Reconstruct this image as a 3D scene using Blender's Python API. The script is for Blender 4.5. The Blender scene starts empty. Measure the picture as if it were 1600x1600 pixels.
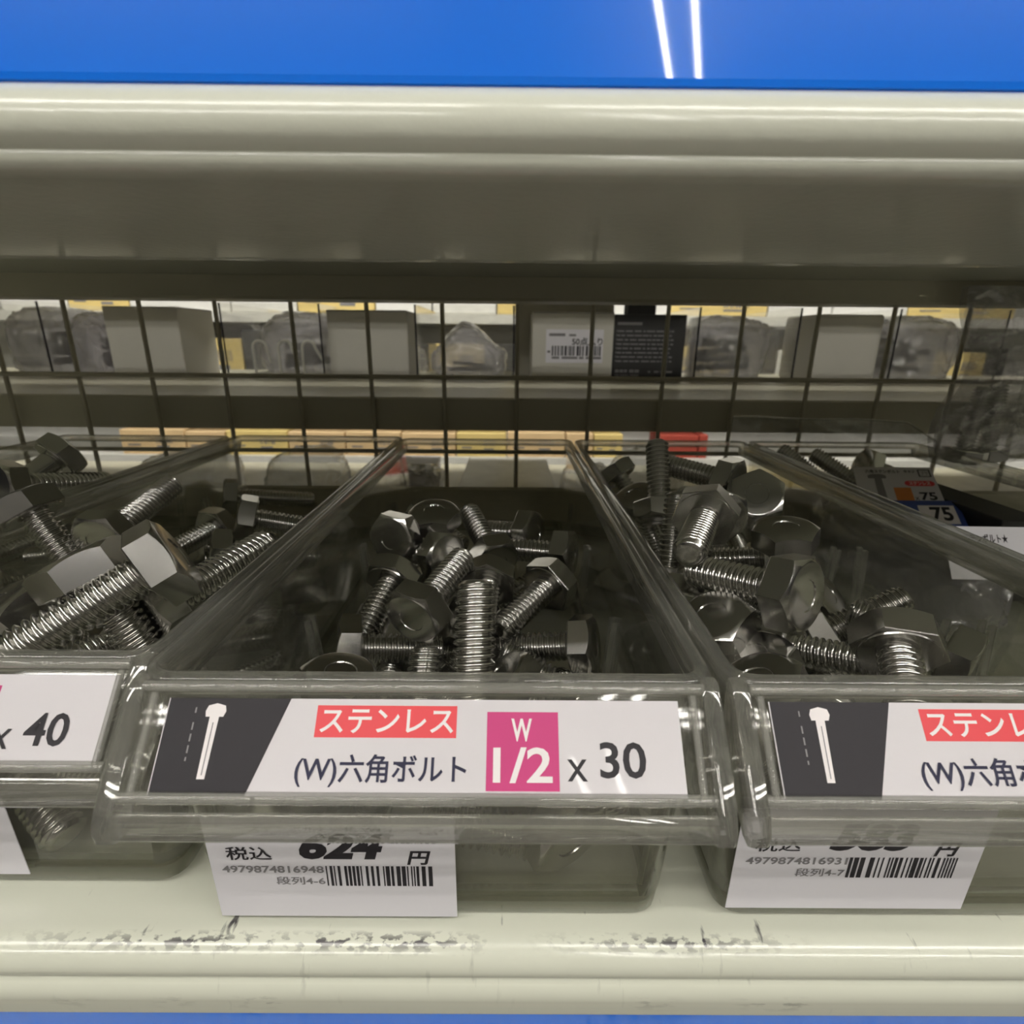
import bpy, bmesh, math, random
from mathutils import Vector, Matrix, Quaternion, noise

# ------------------------------------------------------------------ camera, world, light, exposure
S = bpy.context.scene
COL = S.collection
EYE = 1.30                                    # lens height above the shop floor (m); below, mm are measured from the lens
def mm(x, y, z): return Vector((x * .001, y * .001, EYE + z * .001))

PITCH, YAW, ROLL, FPX = math.radians(17.4), math.radians(.2), math.radians(.5), 850.
cam_d = bpy.data.cameras.new('camera'); cam = bpy.data.objects.new('camera', cam_d); COL.objects.link(cam)
cam_d.sensor_width = 36; cam_d.lens = FPX / 1600 * 36; cam_d.clip_start = .005; cam_d.clip_end = 60
cam.matrix_world = (Matrix.Translation((0, 0, EYE)) @ Matrix.Rotation(-YAW, 4, 'Z')
                    @ Matrix.Rotation(math.pi / 2 - PITCH, 4, 'X') @ Matrix.Rotation(ROLL, 4, 'Z'))
cam_d.dof.use_dof = True; cam_d.dof.focus_distance = .17; cam_d.dof.aperture_fstop = 20
S.camera = cam

W = bpy.data.worlds.new('shop_air'); S.world = W; W.use_nodes = True
W.node_tree.nodes['Background'].inputs[0].default_value = (1.0, .96, .88, 1)
W.node_tree.nodes['Background'].inputs[1].default_value = .022
S.view_settings.view_transform = 'Standard'; S.view_settings.look = 'None'
S.view_settings.exposure = -.50; S.view_settings.gamma = 1; S.view_settings.use_curve_mapping = False
C = S.cycles
C.max_bounces = 14; C.transparent_max_bounces = 24; C.transmission_bounces = 12; C.glossy_bounces = 5; C.diffuse_bounces = 3
C.caustics_reflective = True; C.caustics_refractive = False; C.sample_clamp_indirect = 3.0; C.blur_glossy = 0.5
LAMP = 60.0                                   # tube radiance

# ------------------------------------------------------------------ materials
def new_mat(name):
    m = bpy.data.materials.new(name); m.use_nodes = True
    nt = m.node_tree
    return m, nt, nt.nodes, nt.links, nt.nodes['Principled BSDF'], nt.nodes['Material Output']
def pbr(name, col, rough=.5, metal=0., coat=0., spec=.5, noise_amt=0., noise_scale=40., bump=0., bump_scale=200., emit=0.):
    m, nt, N, L, p, out = new_mat(name)
    p.inputs['Base Color'].default_value = (*col, 1); p.inputs['Roughness'].default_value = rough
    p.inputs['Metallic'].default_value = metal; p.inputs['Coat Weight'].default_value = coat
    p.inputs['Specular IOR Level'].default_value = spec
    if emit:
        p.inputs['Emission Color'].default_value = (*col, 1); p.inputs['Emission Strength'].default_value = emit
    if noise_amt or bump: tc = N.new('ShaderNodeTexCoord')
    if noise_amt:
        n = N.new('ShaderNodeTexNoise'); n.inputs['Scale'].default_value = noise_scale; n.inputs['Detail'].default_value = 5
        L.new(tc.outputs['Object'], n.inputs['Vector'])
        r = N.new('ShaderNodeMapRange'); r.inputs['To Min'].default_value = 1 - noise_amt; r.inputs['To Max'].default_value = 1 + noise_amt
        L.new(n.outputs['Fac'], r.inputs['Value'])
        x = N.new('ShaderNodeMix'); x.data_type = 'RGBA'; x.blend_type = 'MULTIPLY'; x.inputs[0].default_value = 1
        x.inputs[6].default_value = (*col, 1); L.new(r.outputs[0], x.inputs[7]); L.new(x.outputs[2], p.inputs['Base Color'])
    if bump:
        n2 = N.new('ShaderNodeTexNoise'); n2.inputs['Scale'].default_value = bump_scale; n2.inputs['Detail'].default_value = 3
        L.new(tc.outputs['Object'], n2.inputs['Vector'])
        b = N.new('ShaderNodeBump'); b.inputs['Strength'].default_value = bump; b.inputs['Distance'].default_value = .001
        L.new(n2.outputs['Fac'], b.inputs['Height']); L.new(b.outputs[0], p.inputs['Normal'])
    return m

M = {}
CREAM = (.70, .71, .60)
M['cream'] = pbr('cream_enamel', CREAM, .22, coat=.3, bump=.10, bump_scale=420)
M['cream_shaded'] = pbr('cream_enamel_shaded', (.55, .52, .40), .32, bump=.15, bump_scale=300)  # darker copy of the cream, shade of the rear parts put into it
M['blue'] = pbr('blue_gloss_plastic', (.008, .19, .92), .26, coat=1.0, spec=.2)
M['wire'] = pbr('wire_enamel', (.50, .47, .36), .4)
M['paper'] = pbr('white_card', (.66, .63, .655), .35, coat=.25, noise_amt=.02, noise_scale=60)
M['paper_tag'] = pbr('white_tag_paper', (.80, .78, .82), .5, noise_amt=.02, noise_scale=60)
M['ink'] = pbr('black_ink', (.022, .020, .024), .4, spec=.15)
M['ink_navy'] = pbr('navy_ink', (.02, .02, .045), .4, spec=.15)
M['ink_grey'] = pbr('grey_ink', (.20, .19, .20), .5)
M['ink_red'] = pbr('red_ink', (.72, .045, .06), .4)
M['ink_magenta'] = pbr('magenta_ink', (.52, .02, .17), .4)
M['ink_white'] = pbr('white_ink', (.85, .80, .80), .4)
M['ink_orange'] = pbr('orange_ink', (.55, .17, .03), .45)
M['ink_blue'] = pbr('blue_ink', (.03, .06, .25), .45)
M['boxwhite'] = pbr('white_carton', (.62, .60, .53), .6, noise_amt=.03, noise_scale=30)
M['boxblack'] = pbr('black_carton', (.012, .012, .012), .45)
M['carton'] = pbr('tan_carton', (.72, .52, .28), .6, noise_amt=.06, noise_scale=15)
M['carton_y'] = pbr('yellow_carton', (.75, .58, .22), .6, noise_amt=.05, noise_scale=15)
M['redbox'] = pbr('red_carton', (.35, .05, .03), .55)
M['greybag'] = pbr('grey_part', (.10, .10, .105), .4, noise_amt=.3, noise_scale=25)
M['floor'] = pbr('floor_vinyl', (.17, .16, .14), .75, noise_amt=.05, noise_scale=4)
M['ceiling'] = pbr('ceiling_board', (.70, .69, .65), .8, noise_amt=.04, noise_scale=6)
M['white_metal'] = pbr('white_enamel', (.80, .79, .74), .3, noise_amt=.02)
M['lampglow'] = pbr('tube_glow', (1, .97, .91), .4, emit=LAMP)
M['dark_edge'] = pbr('smoked_edge', (.012, .010, .014), .25)

def steel(name, base, rough, brushed=True):
    m, nt, N, L, p, out = new_mat(name)
    p.inputs['Metallic'].default_value = 1; p.inputs['Base Color'].default_value = (*base, 1)
    tc = N.new('ShaderNodeTexCoord'); mp = N.new('ShaderNodeMapping'); mp.inputs['Scale'].default_value = (2500, 2500, 9000)
    n = N.new('ShaderNodeTexNoise'); n.inputs['Scale'].default_value = 1; n.inputs['Detail'].default_value = 3
    L.new(tc.outputs['Object'], mp.inputs[0]); L.new(mp.outputs[0], n.inputs['Vector'])
    v = .05 if brushed else .0
    r = N.new('ShaderNodeMapRange'); r.inputs['To Min'].default_value = rough - v; r.inputs['To Max'].default_value = rough + v
    L.new(n.outputs['Fac'], r.inputs['Value']); L.new(r.outputs[0], p.inputs['Roughness'])
    return m
M['steel'] = steel('brushed_stainless', (.66, .65, .63), .17)
M['steel_thread'] = steel('rolled_stainless', (.68, .67, .645), .16, False)

def clear(name, tint=(.93, .93, .90), haze=.06, rough=.04, f0=.05, hazecol=(.75, .74, .66), scratch=0., bump=0., bump_scale=30., power=3.0, glow=0.):
    """thin clear plastic: see-through, a Fresnel-like gloss on top and a little milky haze with scratches"""
    m, nt, N, L, p, out = new_mat(name); N.remove(p)
    t = N.new('ShaderNodeBsdfTransparent'); t.inputs[0].default_value = (*tint, 1)
    d = N.new('ShaderNodeBsdfDiffuse'); d.inputs[0].default_value = (*hazecol, 1)
    g = N.new('ShaderNodeBsdfGlossy'); g.inputs['Roughness'].default_value = rough; g.inputs[0].default_value = (1, 1, 1, 1)
    lw = N.new('ShaderNodeLayerWeight'); lw.inputs[0].default_value = .5
    pw = N.new('ShaderNodeMath'); pw.operation = 'POWER'; pw.inputs[1].default_value = power; L.new(lw.outputs['Facing'], pw.inputs[0])
    ma = N.new('ShaderNodeMath'); ma.operation = 'MULTIPLY_ADD'; ma.inputs[1].default_value = .75; ma.inputs[2].default_value = f0; L.new(pw.outputs[0], ma.inputs[0])
    m1 = N.new('ShaderNodeMixShader'); m1.inputs[0].default_value = haze; L.new(t.outputs[0], m1.inputs[1]); L.new(d.outputs[0], m1.inputs[2])
    m2 = N.new('ShaderNodeMixShader'); L.new(ma.outputs[0], m2.inputs[0]); L.new(m1.outputs[0], m2.inputs[1]); L.new(g.outputs[0], m2.inputs[2])
    if glow:                                   # light passing through a wrinkled film
        tr = N.new('ShaderNodeBsdfTranslucent'); tr.inputs[0].default_value = (*hazecol, 1)
        m0 = N.new('ShaderNodeMixShader'); m0.inputs[0].default_value = glow; L.new(d.outputs[0], m0.inputs[1]); L.new(tr.outputs[0], m0.inputs[2]); L.new(m0.outputs[0], m1.inputs[2])
    tc = N.new('ShaderNodeTexCoord')
    if scratch:
        mp = N.new('ShaderNodeMapping'); mp.inputs['Scale'].default_value = (60, 18, 260); L.new(tc.outputs['Object'], mp.inputs[0])
        n = N.new('ShaderNodeTexNoise'); n.inputs['Scale'].default_value = 1; n.inputs['Detail'].default_value = 6; L.new(mp.outputs[0], n.inputs['Vector'])
        r = N.new('ShaderNodeMapRange'); r.inputs['From Min'].default_value = .42; r.inputs['From Max'].default_value = .75
        r.inputs['To Min'].default_value = haze; r.inputs['To Max'].default_value = haze + scratch
        L.new(n.outputs['Fac'], r.inputs['Value']); L.new(r.outputs[0], m1.inputs[0])
    if bump:
        n2 = N.new('ShaderNodeTexNoise'); n2.inputs['Scale'].default_value = bump_scale; n2.inputs['Detail'].default_value = 4; L.new(tc.outputs['Object'], n2.inputs['Vector'])
        b = N.new('ShaderNodeBump'); b.inputs['Strength'].default_value = bump; b.inputs['Distance'].default_value = .004
        L.new(n2.outputs['Fac'], b.inputs['Height'])
        for q in (g, d, lw): L.new(b.outputs[0], q.inputs['Normal'])
    L.new(m2.outputs[0], out.inputs[0])
    return m
M['clear'] = clear('clear_tray_plastic', (.96, .96, .945), .007, .05, scratch=.045)
M['film'] = clear('clear_film', (.90, .90, .90), .10, .12, f0=.10, bump=.8, bump_scale=45, power=2.5)
M['bag'] = clear('bag_film', (.90, .90, .92), .50, .10, f0=.10, hazecol=(.70, .68, .72), bump=.9, bump_scale=60, power=2.0, glow=.65)
M['hangfilm'] = clear('hanging_bag_film', (.82, .81, .81), .30, .10, f0=.10, hazecol=(.45, .44, .43), bump=.9, bump_scale=70, power=2.0, glow=.4)

def glassy(name, mixfac=.50, tint=(.98, .98, .96), rough=.04, haze=.07):
    """thick moulded edges of the trays: real refraction, a clear gloss and some milkiness"""
    m, nt, N, L, p, out = new_mat(name); N.remove(p)
    g = N.new('ShaderNodeBsdfGlass'); g.inputs['IOR'].default_value = 1.49; g.inputs['Roughness'].default_value = rough; g.inputs[0].default_value = (*tint, 1)
    t = N.new('ShaderNodeBsdfTransparent'); t.inputs[0].default_value = (*tint, 1)
    d = N.new('ShaderNodeBsdfDiffuse'); d.inputs[0].default_value = (.80, .79, .74, 1)
    a = N.new('ShaderNodeMixShader'); a.inputs[0].default_value = mixfac; L.new(t.outputs[0], a.inputs[1]); L.new(g.outputs[0], a.inputs[2])
    b = N.new('ShaderNodeMixShader'); b.inputs[0].default_value = haze; L.new(a.outputs[0], b.inputs[1]); L.new(d.outputs[0], b.inputs[2])
    gl = N.new('ShaderNodeBsdfGlossy'); gl.inputs['Roughness'].default_value = rough
    lw = N.new('ShaderNodeLayerWeight'); lw.inputs[0].default_value = .5
    pw = N.new('ShaderNodeMath'); pw.operation = 'POWER'; pw.inputs[1].default_value = 3.; L.new(lw.outputs['Facing'], pw.inputs[0])
    ma = N.new('ShaderNodeMath'); ma.operation = 'MULTIPLY_ADD'; ma.inputs[1].default_value = .6; ma.inputs[2].default_value = .05; L.new(pw.outputs[0], ma.inputs[0])
    c = N.new('ShaderNodeMixShader'); L.new(ma.outputs[0], c.inputs[0]); L.new(b.outputs[0], c.inputs[1]); L.new(gl.outputs[0], c.inputs[2])
    L.new(c.outputs[0], out.inputs[0])
    return m
M['refraction_dark'] = clear('refraction_dark_plastic', (.66, .66, .60), .02, .06)  # dark tint stands in for refraction darkening in the tray's thick plastic
M['edge'] = glassy('glint_edge_plastic', .4, haze=.16)  # extra white haze stands in for lamp glints along the edges
M['rim'] = glassy('moulded_rim_plastic')

def dirty_cream():
    """cream enamel with black scuffs rubbed along the front edge of the deck"""
    m = pbr('scuffed_cream_enamel', CREAM, .2, coat=.35)
    nt = m.node_tree; N = nt.nodes; L = nt.links; p = N['Principled BSDF']
    tc = N.new('ShaderNodeTexCoord'); sp = N.new('ShaderNodeSeparateXYZ'); L.new(tc.outputs['Object'], sp.inputs[0])
    def band(coord, c, w):
        a = N.new('ShaderNodeMath'); a.operation = 'SUBTRACT'; L.new(sp.outputs[coord], a.inputs[0]); a.inputs[1].default_value = c
        b = N.new('ShaderNodeMath'); b.operation = 'ABSOLUTE'; L.new(a.outputs[0], b.inputs[0])
        r = N.new('ShaderNodeMapRange'); r.inputs['From Min'].default_value = 0; r.inputs['From Max'].default_value = w
        r.inputs['To Min'].default_value = 1; r.inputs['To Max'].default_value = 0; L.new(b.outputs[0], r.inputs[0]); return r
    def noise_(sc, lo, hi, det=6):
        mp = N.new('ShaderNodeMapping'); mp.inputs['Scale'].default_value = sc; L.new(tc.outputs['Object'], mp.inputs[0])
        n = N.new('ShaderNodeTexNoise'); n.inputs['Scale'].default_value = 1; n.inputs['Detail'].default_value = det; L.new(mp.outputs[0], n.inputs['Vector'])
        r = N.new('ShaderNodeMapRange'); r.inputs['From Min'].default_value = lo; r.inputs['From Max'].default_value = hi; L.new(n.outputs['Fac'], r.inputs[0]); return r
    def mul(a, b):
        x = N.new('ShaderNodeMath'); x.operation = 'MULTIPLY'; x.use_clamp = True; L.new(a.outputs[0], x.inputs[0]); L.new(b.outputs[0], x.inputs[1]); return x
    def add(a, b):
        x = N.new('ShaderNodeMath'); x.operation = 'ADD'; x.use_clamp = True; L.new(a.outputs[0], x.inputs[0]); L.new(b.outputs[0], x.inputs[1]); return x
    wear = add(add(band(0, -.088, .055), band(0, .045, .04)), noise_((14, 20, 20), .58, .66, 2))
    s1 = mul(mul(band(1, .1075, .0026), wear), noise_((330, 620, 620), .49, .57))
    s2 = mul(mul(band(2, EYE - .1745, .0035), noise_((22, 9, 9), .52, .62, 2)), noise_((200, 600, 600), .52, .60))
    s3 = mul(band(1, .112, .010), noise_((260, 60, 60), .66, .72, 4))
    s2h = N.new('ShaderNodeMath'); s2h.operation = 'MULTIPLY'; s2h.inputs[1].default_value = .5; L.new(s2.outputs[0], s2h.inputs[0])
    s = add(add(s1, s2h), s3)
    x = N.new('ShaderNodeMix'); x.data_type = 'RGBA'; L.new(s.outputs[0], x.inputs[0])
    x.inputs[6].default_value = (*CREAM, 1); x.inputs[7].default_value = (.055, .05, .058, 1)
    L.new(x.outputs[2], p.inputs['Base Color'])
    return m
M['scuffed'] = dirty_cream()

# ------------------------------------------------------------------ helpers
def mesh_obj(name, verts, faces, mat, parent=None, smooth=False, mats=None, fmat=None, angle=None):
    me = bpy.data.meshes.new(name); me.from_pydata([tuple(v) for v in verts], [], faces); me.validate(); me.update()
    for mt in (mats or [mat]): me.materials.append(mt)
    if fmat:
        for p, i in zip(me.polygons, fmat): p.material_index = i
    bm = bmesh.new(); bm.from_mesh(me); bmesh.ops.recalc_face_normals(bm, faces=bm.faces); bm.to_mesh(me); bm.free()
    if smooth:
        me.polygons.foreach_set('use_smooth', [True] * len(me.polygons))
        me.set_sharp_from_angle(angle=math.radians(angle or 35))
    o = bpy.data.objects.new(name, me); COL.objects.link(o)
    if parent is not None: o.parent = parent
    return o
def thing(name, loc, label, cat, group=None, rot=0.):
    o = bpy.data.objects.new(name, None); COL.objects.link(o); o.location = loc; o.rotation_euler = (0, 0, rot); o.empty_display_size = .02
    return tag(o, label, cat, group)
def tag(o, label=None, cat=None, group=None, kind=None):
    for k, v in (('label', label), ('category', cat), ('group', group), ('kind', kind)):
        if v: o[k] = v
    return o
class MB:
    """collects pieces of one mesh; coordinates in mm, scaled on build"""
    def __init__(s): s.v = []; s.f = []
    def add(s, vs, fs):
        k = len(s.v); s.v += [Vector(v) for v in vs]; s.f += [tuple(i + k for i in f) for f in fs]; return s
    def box(s, x0, x1, y0, y1, z0, z1):
        vs = [(x, y, z) for z in (z0, z1) for y in (y0, y1) for x in (x0, x1)]
        return s.add(vs, [(0, 2, 3, 1), (4, 5, 7, 6), (0, 1, 5, 4), (2, 6, 7, 3), (0, 4, 6, 2), (1, 3, 7, 5)])
    def rbox(s, x0, x1, y0, y1, z0, z1, b=1.):
        bm = bmesh.new()
        vs = [bm.verts.new((x, y, z)) for z in (z0, z1) for y in (y0, y1) for x in (x0, x1)]
        for f in [(0, 2, 3, 1), (4, 5, 7, 6), (0, 1, 5, 4), (2, 6, 7, 3), (0, 4, 6, 2), (1, 3, 7, 5)]: bm.faces.new([vs[i] for i in f])
        bmesh.ops.bevel(bm, geom=bm.edges[:], offset=b, segments=2, profile=.5, affect='EDGES')
        bm.verts.index_update()
        s.add([v.co.copy() for v in bm.verts], [tuple(v.index for v in f.verts) for f in bm.faces]); bm.free(); return s
    def prism(s, prof, x0, x1):
        """closed profile of (y, z) swept along x"""
        n = len(prof)
        vs = [(x0, y, z) for y, z in prof] + [(x1, y, z) for y, z in prof]
        fs = [(i, (i + 1) % n, n + (i + 1) % n, n + i) for i in range(n)] + [tuple(range(n))[::-1], tuple(range(n, 2 * n))]
        return s.add(vs, fs)
    def tube(s, pts, r, n=8, cap=True):
        k = len(s.v); P = [Vector(p) for p in pts]
        for i, p in enumerate(P):
            d = (P[min(i + 1, len(P) - 1)] - P[max(i - 1, 0)]).normalized()
            a = d.orthogonal().normalized() if i == 0 else (a - d * a.dot(d)).normalized()
            b = d.cross(a)
            s.v += [p + (a * math.cos(t) + b * math.sin(t)) * r for t in [2 * math.pi * j / n for j in range(n)]]
        for i in range(len(P) - 1):
            s.f += [(k + i * n + j, k + i * n + (j + 1) % n, k + (i + 1) * n + (j + 1) % n, k + (i + 1) * n + j) for j in range(n)]
        if cap: s.f += [tuple(k + j for j in range(n))[::-1], tuple(k + (len(P) - 1) * n + j for j in range(n))]
        return s
    def quad(s, a, b, c, d): return s.add([a, b, c, d], [(0, 1, 2, 3)])
    def build(s, name, mat, parent=None, smooth=False, world=False, xf=None, angle=None):
        vs = [xf @ v for v in s.v] if xf else s.v
        vs = [mm(*v) for v in vs] if world else [v * .001 for v in vs]
        return mesh_obj(name, vs, s.f, mat, parent, smooth, angle=angle)

_txt_n = 0
def text_geo(body, x0, x1, y0, y1, bold=0., shear=0., keep=False):
    """letters as flat faces fitted in the rectangle (mm); returns verts, faces in the card's plane"""
    cu = bpy.data.curves.new('lettering', 'FONT'); cu.body = body; cu.size = 1.0; cu.offset = bold; cu.shear = shear; cu.resolution_u = 3
    o = bpy.data.objects.new('lettering', cu); COL.objects.link(o)
    dg = bpy.context.evaluated_depsgraph_get(); me = bpy.data.meshes.new_from_object(o.evaluated_get(dg))
    vs = [v.co.copy() for v in me.vertices]; fs = [tuple(p.vertices) for p in me.polygons]
    bpy.data.objects.remove(o); bpy.data.curves.remove(cu); bpy.data.meshes.remove(me)
    if not vs: return [], []
    ax, bx = min(v.x for v in vs), max(v.x for v in vs); ay, by = min(v.y for v in vs), max(v.y for v in vs)
    sx = (x1 - x0) / max(bx - ax, 1e-6); sy = (y1 - y0) / max(by - ay, 1e-6)
    if keep: sx = sy = min(sx, sy)
    return [(x0 + (v.x - ax) * sx, y0 + (v.y - ay) * sy) for v in vs], fs
class Card:
    """prints on one flat card: pieces in (u, v) mm, laid out by a 4x4 frame (u right, v up, n out)"""
    def __init__(s, frame): s.fr = frame; s.ink = {}
    def add(s, mat, vs, fs, lift):
        g = s.ink.setdefault(mat, MB()); g.add([s.fr @ Vector((x, y, lift)) for x, y in vs], fs)
    def poly(s, mat, pts, lift=.12): s.add(mat, pts, [tuple(range(len(pts)))], lift)
    def rect(s, mat, x0, x1, y0, y1, lift=.12): s.poly(mat, [(x0, y0), (x1, y0), (x1, y1), (x0, y1)], lift)
    def text(s, mat, body, x0, x1, y0, y1, bold=0., shear=0., lift=.2, keep=False):
        vs, fs = text_geo(body, x0, x1, y0, y1, bold, shear, keep); s.add(mat, vs, fs, lift)
    def bars(s, mat, x0, x1, y0, y1, seed, lift=.15, n=46):
        R = random.Random(seed); ws = [R.choice((1, 1, 1, 2, 2, 3)) for _ in range(n)]; t = sum(ws); x = x0
        for i, w in enumerate(ws):
            w = w * (x1 - x0) / t
            if i % 2 == 0: s.rect(mat, x, x + w, y0, y1, lift)
            x += w
    def build(s, parent, world=False, names=None):
        for key, g in s.ink.items():
            mat, _, nm = key.partition('@'); g.build(nm or (names or {}).get(mat, 'lettering'), M[mat], parent, world=world)
def frame(o, ex, ey):
    ex, ey = Vector(ex).normalized(), Vector(ey).normalized(); n = ex.cross(ey)
    return Matrix(((ex.x, ey.x, n.x, o[0]), (ex.y, ey.y, n.y, o[1]), (ex.z, ey.z, n.z, o[2]), (0, 0, 0, 1)))
def arc(cy, cz, r, a0, a1, n, rz=None):
    return [(cy + r * math.cos(math.radians(a0 + (a1 - a0) * i / n)), cz + (rz or r) * math.sin(math.radians(a0 + (a1 - a0) * i / n))) for i in range(n + 1)]
def crumple(name, w, d, h, mat, parent, seed, loc=(0, 0, 0), peak=.0, amp=.22, box=.62):
    """a lumpy closed film bag lying on its base, mm"""
    bm = bmesh.new(); bmesh.ops.create_icosphere(bm, subdivisions=5, radius=1.)
    off = Vector((seed * 7.3, seed * 3.1, seed * 1.7))
    for v in bm.verts:
        p = v.co.copy(); n1 = noise.noise(p * 1.6 + off); n2 = abs(noise.noise(p * 3.4 + off)); n3 = abs(noise.noise(p * 7.5 + off))
        r = 1 + amp * n1 - amp * .9 * n2 - amp * .45 * n3
        q = p * r
        if box: q = Vector([math.copysign(abs(c) ** box, c) for c in q])
        q += p * (.05 * (.5 - abs(noise.noise(p * 5.5 - off)) * 2))
        z = max(q.z, -.62)
        if peak and z > 0: z *= 1 + peak * max(0, 1 - (abs(p.x + .25 * math.sin(seed)) * 1.4)) ** 1.5
        v.co = Vector((loc[0] + q.x * w / 2, loc[1] + q.y * d / 2, loc[2] + (z + .62) / 1.62 * h))
    vs = [v.co * .001 for v in bm.verts]; fs = [tuple(v.index for v in f.verts) for f in bm.faces]; bm.free()
    return mesh_obj(name, vs, fs, mat, parent, True, angle=60)

# ------------------------------------------------------------------ the shop
fl = MB().box(-7000, 7000, -6000, 6000, -1320, -1300).build('floor', M['floor'], world=True); tag(fl, 'beige shop floor', kind='structure')
ce = MB().box(-7000, 7000, -6000, 6000, 1650, 1680).build('ceiling', M['ceiling'], world=True); tag(ce, 'pale shop ceiling', kind='structure')

wb = MB().box(-7000, 7000, -5400, -5300, -1300, 1650).build('wall_back', M['floor'], world=True); tag(wb, 'dull shop wall behind the viewer', kind='structure')

def twin_lamp(x, y, ang, length, label, gap=170.):
    t = thing('ceiling_lamp', mm(x, y, 1650), label, 'lamp', 'twin tube lamps on the shop ceiling', ang)
    MB().prism([(-150, 0), (-110, -55), (110, -55), (150, 0)], -length / 2 - 40, length / 2 + 40).build('housing', M['white_metal'], t)
    for s in (-1, 1):
        MB().tube([(-length / 2, s * gap / 2, -76), (length / 2, s * gap / 2, -76)], 15, 10).build('tube', M['lampglow'], t, True)
    return t
LAMPS = [(754, -2955, math.radians(109.4), 2300, 'twin tube lamp whose glare streaks the blue strip on the shelf above'),
         (-1300, -800, 0, 2400, 'twin tube lamp over the near aisle, farther along past the left trays'),
         (1300, -800, 0, 2400, 'twin tube lamp over the near aisle, farther along past the right trays'),
         (-1300, 1550, 0, 2400, 'twin tube lamp over the far aisle behind the wire mesh, left one'),
         (1300, 1550, 0, 2400, 'twin tube lamp over the far aisle behind the wire mesh, right one')]
LAMPS += [(x, y, 0, 2400, 'added twin tube lamp over the far aisle, %s' % w) for x, y, w in ((-1300, 1850, 'left one nearest the far rack'), (1300, 1850, 'right one nearest the far rack'))]  # extra row added only to brighten the far rack
LAMPS += [(-1500, -2350, 0, 2400, 'added twin tube lamp one aisle behind the viewer, left one'), (1900, -2350, 0, 2000, 'added twin tube lamp one aisle behind the viewer, right one')]  # pair added for low-angle light that lifts the bolts
for l in LAMPS: twin_lamp(*l)

# ------------------------------------------------------------------ shelf boards with rounded lip and blue strip
X0, X1 = -900, 900
def lip_profile(zt, back, under, seat=106.5):
    """cross-section (y, z) of a board: deck top at zt, double rounded nose, blue strip zone, lower double nose"""
    p = [(back, zt), (111, zt)]
    p += arc(111, zt - 7, 7.6, 90, 178, 7, 7)[1:]                 # upper nose
    p += [(103.6, zt - 8.6), (104.7, zt - 9.7), (104.7, zt - 10.5)]  # groove
    p += arc(107.4, zt - 15.8, 4.8, 138, 200, 6, 6.2)
    p += [(103.0, zt - 21.6), (103.4, zt - 22.9), (seat - .5, zt - 23.4), (seat, zt - 64.4), (104, zt - 64.6)]  # seat of the strip
    p += arc(108, zt - 70.3, 8.2, 122, 205, 8, 6.6)               # lower nose, fat part
    p += arc(107.5, zt - 75.2, 5.6, 165, 232, 5, 3.0)             # lower nose, thin part
    p += [(105.5, zt - 77.8), (108, zt - 78.0)]
    p += under
    return p
# lower board: deck top at -157 ; upper board: nose between z=37 and 24
ZL = -157.
low = thing('shelf_board', mm(0, 104, ZL), 'cream metal shelf the clear trays of bolts stand on, scuffed along its front', 'shelf', 'metal shelf boards of the near gondola')
def inv(o): return Matrix.Translation(-o.location)
def world_part(mb, name, mat, parent, smooth=False, angle=None):
    return mb.build(name, mat, parent, smooth, xf=Matrix.Translation(-((parent.location - mm(0, 0, 0)) * 1000)), angle=angle)
lowp = lip_profile(ZL, 478, [(150, ZL - 81), (162, ZL - 81), (162, ZL - 4), (474, ZL - 4), (474, ZL - 20), (478, ZL - 20)], seat=119.5)
deck = MB().prism(lowp, X0, X1).build('deck', M['scuffed'], None, True, world=True, angle=50)
deck.parent = low; deck.matrix_parent_inverse = Matrix.Translation(-low.location)
world_part(MB().prism([(119.1, ZL - 23.5), (117.4, ZL - 23.8), (117.2, ZL - 25), (117.2, ZL - 63), (117.4, ZL - 64), (119.3, ZL - 64.3)], X0, X1), 'price_strip', M['blue'], low)['label'] = 'glossy blue price strip under the cream lip'
world_part(MB().prism([(474, ZL - 1), (479, ZL - 1), (479, ZL + 29), (477, ZL + 31), (474, ZL + 29)], X0, X1), 'rear_upstand', M['cream_shaded'], low)

ZU = 103.6
up = thing('shelf_board', mm(0, 104, ZU), 'cream shelf overhead with a glossy blue strip, its underside in shade', 'shelf', 'metal shelf boards of the near gondola')
upp = lip_profile(ZU, 478, [(112, 25.3), (166, 21.8), (170, 21.4), (172.5, 22.5), (173, 45), (470, 45), (470, ZU - 3), (478, ZU - 3)])
o = world_part(MB().prism(upp, X0, X1), 'deck', M['cream'], up, True, 50)
world_part(MB().prism([(106.1, ZU - 23.5), (104.4, ZU - 23.8), (104.2, ZU - 25), (104.2, ZU - 63), (104.4, ZU - 64), (106.3, ZU - 64.3)], X0, X1), 'price_strip', M['blue'], up)['label'] = 'glossy blue price strip above the cream lip'
world_part(MB().prism([(430, 44.9), (430, 30.5), (432, 28.6), (466, 28.6), (468, 30.5), (468, 44.9)], X0, X1), 'rear_stiffener', M['cream_shaded'], up)

for x in (-930, 930):
    o = MB().rbox(x - 30, x + 30, 455, 515, -1300, 900, 2).build('shelf_upright', M['cream_shaded'], world=True)
    tag(o, 'cream steel upright carrying the shelves, ' + ('past the leftmost tray' if x < 0 else 'past the hanging bag on the right'), 'post')

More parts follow.
